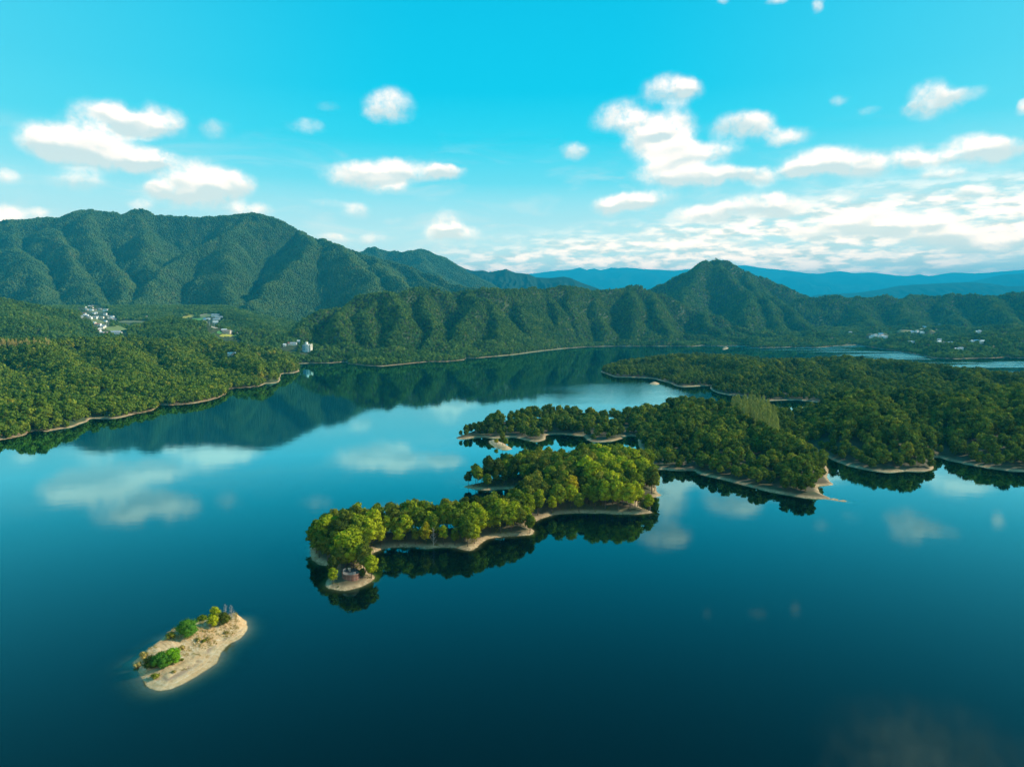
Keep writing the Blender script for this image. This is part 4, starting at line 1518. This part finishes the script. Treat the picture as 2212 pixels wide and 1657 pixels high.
# those that show largest are trees of their own, the rest one wood
order = np.argsort(Y)
n_ind = max(0, min(len(X), 296 - TOTAL_IND))
front = order[:n_ind]
rest = order[n_ind:]
PENL = {}
for i in front:
    shore = SD[i] < 11
    colr = random.choices(['lime', 'green', 'olive', 'dark'], [.30, .40, .16, .14] if shore else [.10, .36, .30, .24])[0]
    lab = '%s tree %s' % (COLOUR_WORD[colr], 'on the peninsula shore behind the wooded island' if shore else 'in the wood on the near end of the peninsula')
    PENL.setdefault(lab, []).append((X[i] / Y[i], tree(X[i], Y[i], Z[i], sz[i], colr, '', 'trees on the near end of the peninsula', random.uniform(.95, 1.15))))
number_labels(PENL)
wood('forest', np.stack([X[rest], Y[rest], Z[rest] - .2], 1), sz[rest] * 1.04, STOCK_PEN, 81)
print('peninsula', len(front), len(rest))


def poplar_mesh(seed, mat):
    g = np.random.default_rng(seed)
    V, F, nv = [], [], 0
    n = 300
    t = g.uniform(0, 1, n)
    rad = 1.5 * np.sin(np.pi * (0.12 + 0.86 * t)) ** 0.8 * g.uniform(.5, 1.05, n)
    a = g.uniform(0, 6.28, n)
    pos = np.stack([np.cos(a) * rad, np.sin(a) * rad, 1.5 + t * 12.5], 1)
    up = np.stack([np.cos(a) * .25, np.sin(a) * .25, np.ones(n)], 1) + g.normal(size=(n, 3)) * .15
    sd = np.cross(up, g.normal(size=(n, 3)))
    sd /= np.linalg.norm(sd, axis=1)[:, None]
    L = g.uniform(.5, 1.1, (n, 1))
    V = np.concatenate([pos - up * L, pos + up * L, pos + sd * .26])
    i = np.arange(n)
    F = np.stack([i, i + n, i + 2 * n], 1)
    return mesh_np('crown', V, F, [mat])


POPC = [poplar_mesh(300 + i, LEAF['pale']) for i in range(3)]
TANC = [poplar_mesh(310 + i, LEAF['tan']) for i in range(2)]
POPT = trunk_mb(44, 13, .12, 0).mesh('trunk', [PALE_BARK])
pp = darts(pop, h_pen, 6.2, 5000, np.random.default_rng(5), 2)
pin = poly_sd(np.array([p[0] for p in pp]), np.array([p[1] for p in pp]), pop) > 0
for (x, y, z, s), ins in zip(pp, pin):
    if not ins:
        continue
    t = thing('poplar', 'slender pale green poplar in the grove on the peninsula slope', 'tree', (x, y, z), random.uniform(0, 6.28), 'poplars of the pale grove on the peninsula', random.uniform(1.35, 1.8))
    link('trunk', POPT, t)
    link('crown', random.choice(POPC), t)
for i in range(46):     # tan stand behind the left bank
    u, v = random.uniform(-4, 108), random.uniform(752, 760)
    x, y, z = pick(u, v)
    t = thing('poplar', 'bleached tan tree in the upright stand above the left bank', 'tree', (x, y, z), random.uniform(0, 6.28), 'tan trees above the left bank', random.uniform(.9, 1.3))
    link('crown', random.choice(TANC), t)
    link('trunk', POPT, t)


# ------------------------------------------------------------------ bare trees
def bare_tree(name, x, y, z, H, seed, mat, label, group=None, thick=1.0):
    g = random.Random(seed)
    t = thing(name, label, 'dead tree', (x, y, z), 0, group)
    b = MB()
    b.tube([(0, 0, -.3), (.02 * H, 0, H * .4), (.0, .02 * H, H * .75), (.03 * H, 0, H)], [.025 * H * thick, .018 * H * thick, .010 * H * thick, .003 * H * thick], 6)
    b.build('trunk', mat, t)
    for i in range(16):
        b = MB()
        h = H * (.16 + .78 * i / 16)
        a = i * 2.4 + g.uniform(-.4, .4)
        L = H * g.uniform(.16, .30) * (1.1 - .55 * i / 16)
        p = Vector((0.01 * H, 0, h))
        q = p + Vector((math.cos(a) * L * .75, math.sin(a) * L * .75, L * .75))
        b.tube([p, p.lerp(q, .5) + Vector((0, 0, -.04 * L)), q], [.010 * H, .007 * H, .003 * H], 4)
        for k in range(4):
            s = p.lerp(q, .35 + .16 * k)
            e = s + Vector((g.uniform(-.4, .4), g.uniform(-.4, .4), g.uniform(.2, .55))) * L * .7
            b.tube([s, e], [.006 * H, .0025 * H], 3)
        b.build('branch', mat, t)
    return t


GREY_BARK = plain('grey bark', (.34, .31, .30), .9, .25, 3)
for (u, v, hh, sd_, lab) in ((487, 1341, 5.6, 1, 'leafless grey tree behind the bushes of the sandy islet, the left one'), (500, 1339, 5.2, 2, 'leafless grey tree at the upper end of the sandy islet, the right one')):
    x, y, z = G(u, v, h_sand)
    bare_tree('bare_tree', x, y, z, hh, sd_, GREY_BARK, lab, 'bare trees on the sandy islet')
x, y, z = G(936, 1181, h_wood)
bare_tree('bare_tree', x, y, z, 8.8, 3, PALE_BARK, 'bare white trunk at the beach edge beside the golden yellow tree', None, .55)
x, y, z = G(1404, 1106, h_wood)
bare_tree('bare_tree', x, y, z, 3.2, 4, GREY_BARK, 'small leafless tree on the sandy point at the right of the wooded island')


# ------------------------------------------------------------------ bushes of the sandy islet
def bush(name, u, v, Rb, Hb, mats, label, cat='bush', seed=0, group=None, blobs=16, leaves=1300, leaf=.16, flat=0.0, stems=True):
    x, y, z = G(u, v, h_sand)
    t = thing(name, label, cat, (x, y, z - .05), 0, group)
    Rb, Hb = Rb * 1.25, Hb * 1.22
    V, F = crown_arrays(seed, Rb, Hb, blobs, leaves, leaf, 1.0, 0.0, 1.25, flat)
    link('crown', mesh_np('crown', V, F, [LEAF[mats]]), t)
    if stems:
        b = MB()
        for i in range(5):
            a = i * 1.26
            b.tube([(math.cos(a) * .1, math.sin(a) * .1, -.2), (math.cos(a) * Rb * .3, math.sin(a) * Rb * .3, Hb * .5)], [.07, .03], 4)
        b.build('stems', BARK, t)
    return t


bush('pine', 405, 1374, 2.5, 4.6, 'pine', 'round dense green pine in the middle of the sandy islet', 'tree', 401, None, 22, 2600, .15, .5)
bush('bush', 372, 1432, 2.0, 3.7, 'spray', 'bright green bush on the low end of the sandy islet', 'bush', 402, None, 18, 1800, .16)
bush('bush', 349, 1440, 2.2, 3.7, 'pine', 'green bush between the bright bush and the dark one on the islet', 'bush', 403, None, 18, 1700, .17)
bush('bush', 327, 1442, 1.9, 2.8, 'dark', 'bush coloured dark as in shade at the low end of the sandy islet', 'bush', 404, None, 16, 1400, .17)  # dark leaf colour carries the shade on this side of the clump
bush('bush', 437, 1352, 1.7, 3.3, 'green', 'mid green bush right of the round pine on the sandy islet', 'bush', 405, None, 15, 1300, .16)
bush('bush', 461, 1351, 1.5, 2.9, 'lime', 'yellow-green bush in the middle of the islet thicket', 'bush', 406, None, 14, 1100, .15)
bush('sapling', 463, 1344, 1.6, 4.9, 'lime', 'tall yellow-green sapling at the back of the islet thicket', 'tree', 407, None, 15, 1200, .16)
bush('bush', 484, 1346, 1.7, 3.2, 'dark', 'dark green bush at the right of the islet thicket', 'bush', 408, None, 15, 1300, .16)
for i, (u, v, rb, hb, lab) in enumerate([
    (368, 1378, 1.2, 1.5, 'dry brown scrub on the crest left of the round pine'), (310, 1421, 1.3, 1.6, 'grey dry scrub at the far left end of the sandy islet'),
    (392, 1402, .9, .9, 'olive scrub above the gullies between the bushes'), (335, 1463, 1.1, .9, 'dry olive scrub on the beach below the bushes'),
    (376, 1452, .5, .5, 'lone small scrub on bare sand below the bright bush'), (428, 1383, .8, .7, 'brown scrub on the slope right of the round pine'),
    (440, 1386, .6, .6, 'rounded scrub lowest of the three on the sandy slope'), (449, 1381, .6, .6, 'rounded scrub right of the pair on the sandy slope'),
    (489, 1368, .6, .6, 'small scrub near the strand line at the upper end'), (393, 1426, .5, .4, 'yellowish tuft right of the bright bush'),
    (300, 1438, 1.1, .8, 'grey scrub at the water edge of the islet low end')]):
    bush('dry_shrub', u, v, rb, hb, 'dry' if i % 3 else 'olive', lab, 'shrub', 420 + i, 'dry shrubs on the sandy islet', 8, 340, .12, 0, True)


def grass_tufts():
    g = np.random.default_rng(9)
    P = np.array(SAND_ISLE)
    n = 2600
    x, y = g.uniform(P[:, 0].min(), P[:, 0].max(), n), g.uniform(P[:, 1].min(), P[:, 1].max(), n)
    z, sd = h_sand(x, y)
    dens = fbm(x, y, 7, 3) + np.clip((y - 205) / 40, -.2, .4)
    ok = (sd > 2.6) & (dens > 0.06)
    x, y, z = x[ok], y[ok], z[ok]
    V, F, nv = [], [], 0
    for a in range(9):
        ang = g.uniform(0, 6.28, len(x))
        h = g.uniform(.18, .5, len(x))
        dx, dy = np.cos(ang), np.sin(ang)
        ox, oy = g.normal(0, .15, len(x)), g.normal(0, .15, len(x))
        w = .05
        p0 = np.stack([x + ox - dy * w, y + oy + dx * w, z - .05], 1)
        p1 = np.stack([x + ox + dy * w, y + oy - dx * w, z - .05], 1)
        p2 = np.stack([x + ox + dx * h * .6, y + oy + dy * h * .6, z + h], 1)
        V.append(np.concatenate([p0, p1, p2]))
        i = np.arange(len(x)) + nv
        F.append(np.stack([i, i + len(x), i + 2 * len(x)], 1))
        nv += 3 * len(x)
    tag(link('dry_grass', mesh_np('dry_grass', np.concatenate(V), np.concatenate(F), [LEAF['dry']])), kind='stuff')


grass_tufts()


def undergrowth():
    """Low scrub and fallen sticks along the wooded island's beach."""
    g = np.random.default_rng(19)
    P = np.array(WOOD_ISLE)
    x, y = g.uniform(P[:, 0].min(), P[:, 0].max(), 9000), g.uniform(P[:, 1].min(), P[:, 1].max(), 9000)
    z, sd = h_wood(x, y)
    ok = (sd > 1.6) & (sd < 9) & (fbm(x, y, 9, 2) > -0.02) & (np.hypot(x - PLAT[0], y - PLAT[1]) > 5)
    x, y, z = x[ok][:900], y[ok][:900], z[ok][:900]
    V, F, nv = [], [], 0
    for xx, yy, zz in zip(x, y, z):
        r = g.uniform(.25, .8)
        k = 14
        d = g.normal(size=(k, 3))
        d[:, 2] = np.abs(d[:, 2])
        d /= np.linalg.norm(d, axis=1)[:, None]
        pos = np.array([xx, yy, zz]) + d * r * np.array([1, 1, .8])
        a = np.cross(d, g.normal(size=(k, 3)))
        a /= np.linalg.norm(a, axis=1)[:, None]
        b = np.cross(d, a)
        V.append(np.concatenate([pos - a * .2, pos + a * .2, pos + b * .3]))
        i = np.arange(k) + nv
        F.append(np.stack([i, i + k, i + 2 * k], 1))
        nv += 3 * k
    m = leaf_mat('undergrowth leaf', (.06, .07, .025), (.09, .09, .03), (.13, .11, .04))
    tag(link('undergrowth', mesh_np('undergrowth', np.concatenate(V), np.concatenate(F), [m])), kind='stuff')


undergrowth()


# ------------------------------------------------------------------ round plank platform on the tip
def platform():
    x, y, z = PLAT
    t = thing('viewing_platform', 'round red-brown plank platform with white railing posts on the wooded tip', 'platform', (x, y + 1.2, z - .2))
    red = plain('red planks', (.22, .10, .07), .8, .3, 1.5)
    red2 = plain('red planks worn', (.27, .145, .11), .8, .3, 1.5)
    deckm = plain('grey deck', (.13, .11, .10), .85, .3, 2)
    white = plain('white posts', (.40, .38, .36), .6, .1, 2)
    dark = plain('dark iron', (.03, .03, .04), .6, .3, 2)
    Rr, Hh = 3.35, 2.3
    n = 40
    b = MB()
    for i in range(48):
        a0, a1 = 2 * math.pi * i / 48, 2 * math.pi * (i + 1) / 48
        r = Rr - .12
        b.face([(0, 0, Hh), (r * math.cos(a0), r * math.sin(a0), Hh), (r * math.cos(a1), r * math.sin(a1), Hh)])
        b.face([(r * math.cos(a0), r * math.sin(a0), -.6), (r * math.cos(a1), r * math.sin(a1), -.6), (r * math.cos(a1), r * math.sin(a1), Hh), (r * math.cos(a0), r * math.sin(a0), Hh)])
    b.build('deck', deckm, t)
    pm = []
    for mt in (red, red2):
        b = MB()
        b.box((0, 0, 0), (.09, 2 * math.pi * Rr / n * .90, Hh + .7))
        pm.append(b.mesh('plank', [mt]))
    for i in range(n):
        a = 2 * math.pi * i / n
        p = link('plank', pm[i % 3 == 1], t)
        p.location = (Rr * math.cos(a), Rr * math.sin(a), (Hh + .7) / 2 - .6 + random.uniform(-.05, .05))
        p.rotation_euler = (0, 0, a)
    for zz in (.55, 1.75):
        b = MB()
        b.tube([((Rr + .07) * math.cos(2 * math.pi * i / 48), (Rr + .07) * math.sin(2 * math.pi * i / 48), zz) for i in range(49)], [.05] * 49, 4)
        b.build('hoop', dark, t)
    b = MB()
    b.box((0, 0, .5), (.13, .13, 1.0))
    b.box((0, 0, 1.03), (.2, .2, .08))
    post = b.mesh('railing_post', [white])
    for i in range(20):
        a = math.pi * (0.80 + 0.95 * i / 19)
        p = link('railing_post', post, t)
        p.location = (3.0 * math.cos(a), 3.0 * math.sin(a), Hh)
        p.rotation_euler = (0, 0, a)
    b = MB()
    b.tube([(3.0 * math.cos(math.pi * (.62 + 1.42 * i / 40)), 3.0 * math.sin(math.pi * (.62 + 1.42 * i / 40)), Hh + 1.1) for i in range(41)], [.05] * 41, 5)
    b.build('handrail', dark, t)
    zt = z - .2 + Hh
    cream = plain('cream board', (.62, .48, .36), .8, .15, 2)
    b = MB()
    b.box((0, 0, .6), (1.0, .3, 1.2))
    b.box((0, 0, 1.24), (1.15, .4, .08))
    b.box((0, -.165, .65), (.8, .03, .8))
    tag(b.build('notice_board', cream, None, (x - .9, y + 2.4, zt)), 'cream upright board standing on the plank platform', 'board')
    for i, (dx, dy, rz, lab) in enumerate(((.5, .6, .3, 'dark bench on the plank platform beside the cream board'), (1.6, 1.3, 1.2, 'dark bench at the right rim of the plank platform'), (-1.3, .2, 2.4, 'dark bench at the left of the plank platform'))):
        tb = thing('bench', lab, 'bench', (x + dx, y + 1.2 + dy, zt), rz, 'benches on the plank platform')
        q = MB()
        q.box((0, 0, .45), (1.6, .45, .07))
        q.build('seat', dark, tb)
        q = MB()
        q.box((0, .22, .8), (1.6, .06, .45))
        q.build('backrest', dark, tb)
        for sx in (-.65, .65):
            q = MB()
            q.box((sx, 0, .21), (.08, .4, .42))
            q.build('leg', dark, tb)


platform()


# ------------------------------------------------------------------ buildings
WALLS = {'cream': plain('cream render', (.72, .66, .55), .8, .08, .2), 'white': plain('white render', (.80, .79, .76), .7, .05, .2), 'tan': plain('tan render', (.55, .46, .36), .8, .1, .2)}
ROOFS = {'grey': plain('grey roof', (.33, .36, .40), .6, .15, .3), 'white': plain('white roof', (.74, .75, .76), .5, .05, .3), 'blue': plain('blue roof', (.12, .36, .60), .5, .1, .3),
         'red': plain('red roof', (.52, .20, .13), .7, .15, .3), 'brown': plain('brown roof', (.26, .20, .16), .8, .15, .3), 'pink': plain('pink roof', (.62, .38, .34), .7, .1, .3)}
GLASS = plain('dark glass', (.03, .06, .09), .12, .2, .5)
BLUEGLASS = plain('blue curtain glass', (.03, .20, .32), .5, .25, .2)


def house_parts(L, W, H, wall, roof, flat=False):
    b = MB()
    b.box((0, 0, H / 2 - 1), (L, W, H + 2))
    if not flat:
        for sx in (-1, 1):
            b.face([(sx * L / 2, -W / 2, H), (sx * L / 2, W / 2, H), (sx * L / 2, 0, H + W * .28)])
    r = MB()
    e = .5
    if flat:
        r.box((0, 0, H + .18), (L + .6, W + .6, .36))
    else:
        k = W * .28
        r.face([(-L / 2 - e, -W / 2 - e, H - .15), (L / 2 + e, -W / 2 - e, H - .15), (L / 2 + e, 0, H + k + .12), (-L / 2 - e, 0, H + k + .12)])
        r.face([(L / 2 + e, W / 2 + e, H - .15), (-L / 2 - e, W / 2 + e, H - .15), (-L / 2 - e, 0, H + k + .12), (L / 2 + e, 0, H + k + .12)])
        r.face([(-L / 2 - e, -W / 2 - e, H - .35), (L / 2 + e, -W / 2 - e, H - .35), (L / 2 + e, -W / 2 - e, H - .15), (-L / 2 - e, -W / 2 - e, H - .15)])
    w = MB()
    for i in range(max(2, int(L / 3.5))):
        xx = -L / 2 + (i + .5) * L / max(2, int(L / 3.5))
        w.box((xx, -W / 2 - .02, H * .55), (1.5, .08, 1.4))
    return b, r, w


def house(u, v, L, W, H, wall, roof, label, group, rz=None, flat=False):
    x, y, z = pick(u, v)
    rz = random.uniform(-.5, .5) if rz is None else rz
    t = thing('house', label, 'house', (x, y, z), rz, group)
    b, r, w = house_parts(L, W, H, wall, roof, flat)
    b.build('wall', WALLS[wall], t)
    r.build('roof', ROOFS[roof], t)
    w.build('windows', GLASS, t)
    return t


RW = {'grey': 'grey roof', 'white': 'white roof', 'blue': 'blue roof', 'red': 'red roof', 'brown': 'brown roof', 'pink': 'pinkish roof'}
GL, GM, GRV = 'houses in the left valley village', 'houses in the village beyond the dome hill', 'houses above the far right shore'


def zz3(x, y):
    return z3([(x, y)])[0]


_l3 = [(510, 195, 9, 'white', 'white', ''), (600, 190, 10, 'cream', 'pink', ''), (600, 245, 10, 'cream', 'brown', ''), (380, 228, 8, 'cream', 'white', ''), (575, 332, 17, 'white', 'white', ''),
       (350, 492, 11, 'white', 'grey', ''), (340, 455, 13, 'cream', 'red', ''), (400, 528, 12, 'white', 'white', ''), (490, 580, 10, 'white', 'grey', ''), (545, 605, 9, 'white', 'white', ''), (690, 588, 13, 'white', 'grey', ''),
       (780, 565, 11, 'cream', 'grey', ''), (850, 560, 10, 'white', 'white', ''), (740, 432, 10, 'white', 'white', ''), (660, 450, 9, 'white', 'grey', ''),
       (820, 838, 15, 'white', 'red', ''), (1000, 895, 10, 'white', 'grey', ''), (960, 930, 9, 'cream', 'grey', ''), (840, 1060, 10, 'white', 'red', ''), (930, 1130, 9, 'white', 'grey', ''),
       (1300, 548, 14, 'cream', 'grey', ''), (1315, 600, 14, 'white', 'white', ''), (1375, 665, 13, 'cream', 'pink', ''), (700, 320, 10, 'tan', 'brown', ''), (880, 300, 10, 'cream', 'grey', ''),
       (430, 318, 9, 'tan', 'white', ''), (220, 560, 10, 'white', 'grey', ''), (1070, 720, 9, 'white', 'blue', ''), (690, 790, 8, 'cream', 'white', ''), (430, 825, 8, 'white', 'white', '')]
for i, (a, b_, L, w_, r_, extra) in enumerate(_l3):
    u, v = zz3(a, b_)
    house(u, v, L * 1.0, 8, 3.6, w_, r_, '%s-walled house with %s in the left valley village' % (w_, RW[r_]), GL)
for (a, b_, L, W, H, w_, r_, lab, fl) in [
    (1075, 352, 17, 12, 9, 'white', 'white', 'large white flat-roofed block at the foot of the dark wooded slope', True),
    (1060, 488, 11, 10, 8, 'white', 'white', 'white flat-roofed house below the large white block', True),
    (930, 600, 15, 11, 7, 'cream', 'white', 'cream two-storey house in the middle of the left valley village', True),
    (1040, 1150, 26, 9, 4, 'cream', 'pink', 'long pink-roofed shed at the lower end of the left village', False)]:
    u, v = zz3(a, b_)
    house(u, v, L, W, H, w_, r_, lab, GL, 0.1, fl)
u, v = (315.6, 687)
house(u, v, 15, 9, 4, 'cream', 'pink', 'pinkish-roofed house alone at the edge of the wood right of the left village', GL, 0.1)
for i in range(4):
    u, v = zz3(1340 + i * 60, 1095 + (i % 2) * 30)
    house(u, v, 15, 8, 3.2, 'white', 'grey', 'long grey-roofed shed in the row at the lower end of the left valley', 'grey sheds at the lower end of the left valley', 0.15)


def zz4(x, y):
    return z4([(x, y)])[0]


for (a, b_, L, W, H, w_, r_, lab, fl) in [
    (1330, 290, 28, 11, 6, 'white', 'grey', 'long white hall with a grey roof, topmost in the middle village', False), (1430, 350, 26, 11, 5, 'cream', 'grey', 'grey-roofed hall below the topmost hall', False),
    (1370, 430, 24, 15, 6, 'cream', 'grey', 'wide grey-roofed barn in the middle village', False), (1330, 490, 18, 10, 4, 'white', 'white', 'white-roofed house below the wide barn', False),
    (1030, 508, 9, 8, 6, 'white', 'white', 'small white house alone on the hill edge', True), (1020, 396, 10, 8, 4, 'white', 'blue', 'blue-roofed house beside the green field', False),
    (1130, 396, 9, 8, 4, 'white', 'white', 'white house between the blue roof and the barn', False), (800, 486, 9, 7, 4, 'cream', 'pink', 'small pink-roofed house below the green field', False),
    (1590, 738, 13, 9, 4, 'cream', 'white', 'white-roofed house above the lower rice field', False), (1660, 792, 20, 12, 6, 'tan', 'brown', 'large brown-roofed farmhouse by the lower rice field', False),
    (1750, 782, 12, 9, 4, 'cream', 'grey', 'grey-roofed house right of the brown farmhouse', False), (1850, 790, 11, 8, 4, 'white', 'blue', 'blue-roofed shed at the rice field', False), (1935, 795, 10, 7, 4, 'white', 'white', 'white shed at the right end of the rice field', False)]:
    u, v = zz4(a, b_)
    house(u, v, L, W, H, w_, r_, lab, GM, random.uniform(-.1, .25), fl)


def zz5(x, y):
    return z5([(x, y)])[0]


for (a, b_, L, w_, r_) in [(450, 240, 14, 'cream', 'white'), (560, 205, 18, 'white', 'blue'), (600, 236, 16, 'white', 'white'), (545, 230, 14, 'cream', 'grey'), (210, 185, 12, 'white', 'grey'), (920, 180, 16, 'white', 'blue'),
                           (1040, 184, 16, 'white', 'white'), (1060, 124, 16, 'white', 'blue'), (1250, 94, 15, 'white', 'grey'), (1690, 180, 26, 'white', 'white'), (1230, 296, 14, 'white', 'white'), (1235, 274, 12, 'white', 'grey'),
                           (1360, 314, 14, 'white', 'white'), (1450, 294, 13, 'white', 'pink'), (1615, 294, 10, 'white', 'white'), (1665, 290, 14, 'white', 'blue'), (1720, 300, 14, 'white', 'white'), (1445, 388, 20, 'white', 'white'),
                           (960, 304, 18, 'white', 'grey'), (500, 215, 14, 'white', 'grey'), (580, 222, 12, 'cream', 'pink'), (470, 228, 12, 'white', 'white'), (625, 240, 14, 'white', 'grey'), (980, 172, 14, 'white', 'grey'), (1200, 300, 12, 'cream', 'brown'), (1390, 306, 12, 'white', 'grey'), (1480, 380, 12, 'white', 'grey'), (1700, 172, 16, 'white', 'grey'), (1640, 298, 12, 'white', 'grey'), (1740, 296, 12, 'cream', 'white'), (900, 298, 14, 'white', 'white'), (1330, 280, 12, 'white', 'grey'), (1845, 414, 10, 'cream', 'grey'), (1212, 160, 12, 'cream', 'brown')]:
    u, v = zz5(a, b_)
    house(u, v, L, 10, 5, w_, r_, '%s-walled house with %s above the far right shore' % (w_, RW[r_]), GRV)


def lake_hotel():
    x, y, z = pick(659, 759.5)
    t = thing('apartment_building', 'white five-storey building with a blue glass front above the lake', 'building', (x, y, z), R(-24))
    wm = WALLS['white']
    b = MB()
    b.box((0, 0, 7.2), (9, 8, 17))
    b.build('glass_wing', plain('pale frame', (.62, .70, .74), .6, .05, .3), t)
    pane = MB()
    pane.box((0, 0, 0), (1.9, .12, 2.1))
    pme = pane.mesh('window', [BLUEGLASS])
    for fl in range(5):
        for i in range(4):
            w = link('window', pme, t)
            w.location = (-3.3 + i * 2.2, -4.05, 3.4 + fl * 2.75)
    b = MB()
    b.box((8.2, 1.5, 8.4), (7.4, 9, 19))
    b.build('wall', wm, t)
    b = MB()
    b.box((4.6, 0.5, 19.5), (5, 5, 7.5))
    b.build('stair_tower', wm, t)
    b = MB()
    b.box((14.2, 4.5, 8), (4.6, 8, 18.5))
    b.build('rear_wing', WALLS['cream'], t)
    b = MB()
    b.box((16.6, 5.5, 15.5), (1.2, 3.5, 7))
    b.build('chimney', WALLS['cream'], t)
    b = MB()
    b.box((0, 0, 16.0), (9.6, 8.6, .5))
    b.build('roof', ROOFS['white'], t)
    b = MB()
    b.box((-1.5, 1.5, 19.8), (6, 4, .35))
    for sx in (-4, 1):
        b.box((sx, 0, 18), (.3, .3, 3.4))
    b.build('roof_canopy', ROOFS['white'], t)
    wn = MB()
    wn.box((0, 0, 0), (1.1, .12, 1.4))
    wme = wn.mesh('window', [GLASS])
    for (xx, zz) in ((6.4, 4), (6.4, 8), (9.2, 6), (9.2, 12), (6.4, 13), (11, 15)):
        w = link('window', wme, t)
        w.location = (xx, -3.02, zz)
    for zz in (8, 13.5):
        w = link('window', wme, t)
        w.location = (14.2, .48, zz)


lake_hotel()
for (u, v, L, w_, r_, lab) in ((634, 745, 15, 'white', 'grey', 'low grey-roofed house left of the white building by the lake'), (626, 745, 8, 'cream', 'red', 'small orange-roofed house left of the grey-roofed one by the lake'),
                               (645, 740, 8, 'white', 'white', 'small white house just behind the grey-roofed one by the lake'), (615, 748, 7, 'white', 'white', 'small white shed furthest left by the lake building')):
    house(u, v, L, 8, 4, w_, r_, lab, None, 0.1)


def arched_hall():
    x, y, z = pick(505.5, 769)
    t = thing('greenhouse', 'white arched greenhouse in the wood above the left bank', 'greenhouse', (x, y, z + 1), .1)
    frame, film = plain('white tube', (.8, .82, .84), .4, .03, 1), plain('blue film', (.30, .52, .60), .35, .1, .4)
    for j in range(4):
        b = MB()
        b.tube([(-5.5 * math.cos(math.pi * i / 14), j * 3.0, 5.2 * math.sin(math.pi * i / 14)) for i in range(15)], [.32] * 15, 5)
        b.build('arch', frame, t)
    b = MB()
    for i in range(14):
        a0, a1 = math.pi * i / 14, math.pi * (i + 1) / 14
        b.face([(-5.3 * math.cos(a0), 0.3, 5 * math.sin(a0)), (-5.3 * math.cos(a1), .3, 5 * math.sin(a1)), (-5.3 * math.cos(a1), 9, 5 * math.sin(a1)), (-5.3 * math.cos(a0), 9, 5 * math.sin(a0))])
    b.build('cover', film, t)
    house(498, 767, 9, 6, 3.5, 'white', 'white', 'small white house beside the arched greenhouse', None, .1)


arched_hall()

# power poles in the valley
POLE = plain('concrete pole', (.55, .53, .50), .8, .1, 1)
for i, (u, v) in enumerate([zz4(1995, 785), zz4(2078, 770), zz4(1300, 640), zz4(1155, 570), zz3(1100, 850), zz3(1175, 860), zz3(1410, 740)]):
    x, y, z = pick(u, v)
    t = thing('utility_pole', ('tall pole at the right end of the rice field', 'tall pole at the wood edge right of the rice field', 'pole beside the lane above the brown farmhouse', 'pole at the hill edge below the small white house',
                               'pole in the gardens of the left village', 'second pole in the gardens of the left village', 'pole below the pinkish house of the left village')[i], 'utility pole', (x, y, z), 0, 'utility poles in the valley')
    b = MB()
    b.tube([(0, 0, -1), (0, 0, 13)], [.28, .18], 6)
    b.build('pole', POLE, t)
    b = MB()
    b.box((0, 0, 12), (2.4, .2, .2))
    b.build('crossarm', POLE, t)


# lanes between the fields
def lane(pix, w, col):
    P = [pick(u, v) for u, v in pix]
    V, F = [], []
    for i, p in enumerate(P):
        a, b = P[max(i - 1, 0)], P[min(i + 1, len(P) - 1)]
        dx, dy = b[0] - a[0], b[1] - a[1]
        L = math.hypot(dx, dy) + 1e-6
        for s in (-1, 1):
            xx, yy = p[0] - dy / L * w * s, p[1] + dx / L * w * s
            V.append((xx, yy, float(main_lookup(GZ, np.array([xx]), np.array([yy]))[0]) + .9))
    n = len(P)
    F = [(2 * i, 2 * i + 1, 2 * i + 3, 2 * i + 2) for i in range(n - 1)]
    tag(link('road', mesh_np('road', V, F, [plain('lane', col, .9, .1, .1)])), kind='structure')


lane(z4([(860, 272), (950, 245), (1080, 220)]), 5, (.40, .34, .25))
lane(z4([(1180, 195), (1250, 172), (1400, 150), (1520, 125)]), 3, (.40, .38, .32))
lane(z4([(1190, 600), (1300, 640), (1440, 650)]), 5, (.46, .40, .30))
lane(z3([(800, 1000), (950, 930), (1080, 870)]), 4, (.52, .50, .45))
lane(z3([(1150, 500), (1170, 620)]), 4, (.50, .46, .38))
lane(z5([(820, 133), (950, 134), (1150, 142)]), 5, (.5, .46, .36))
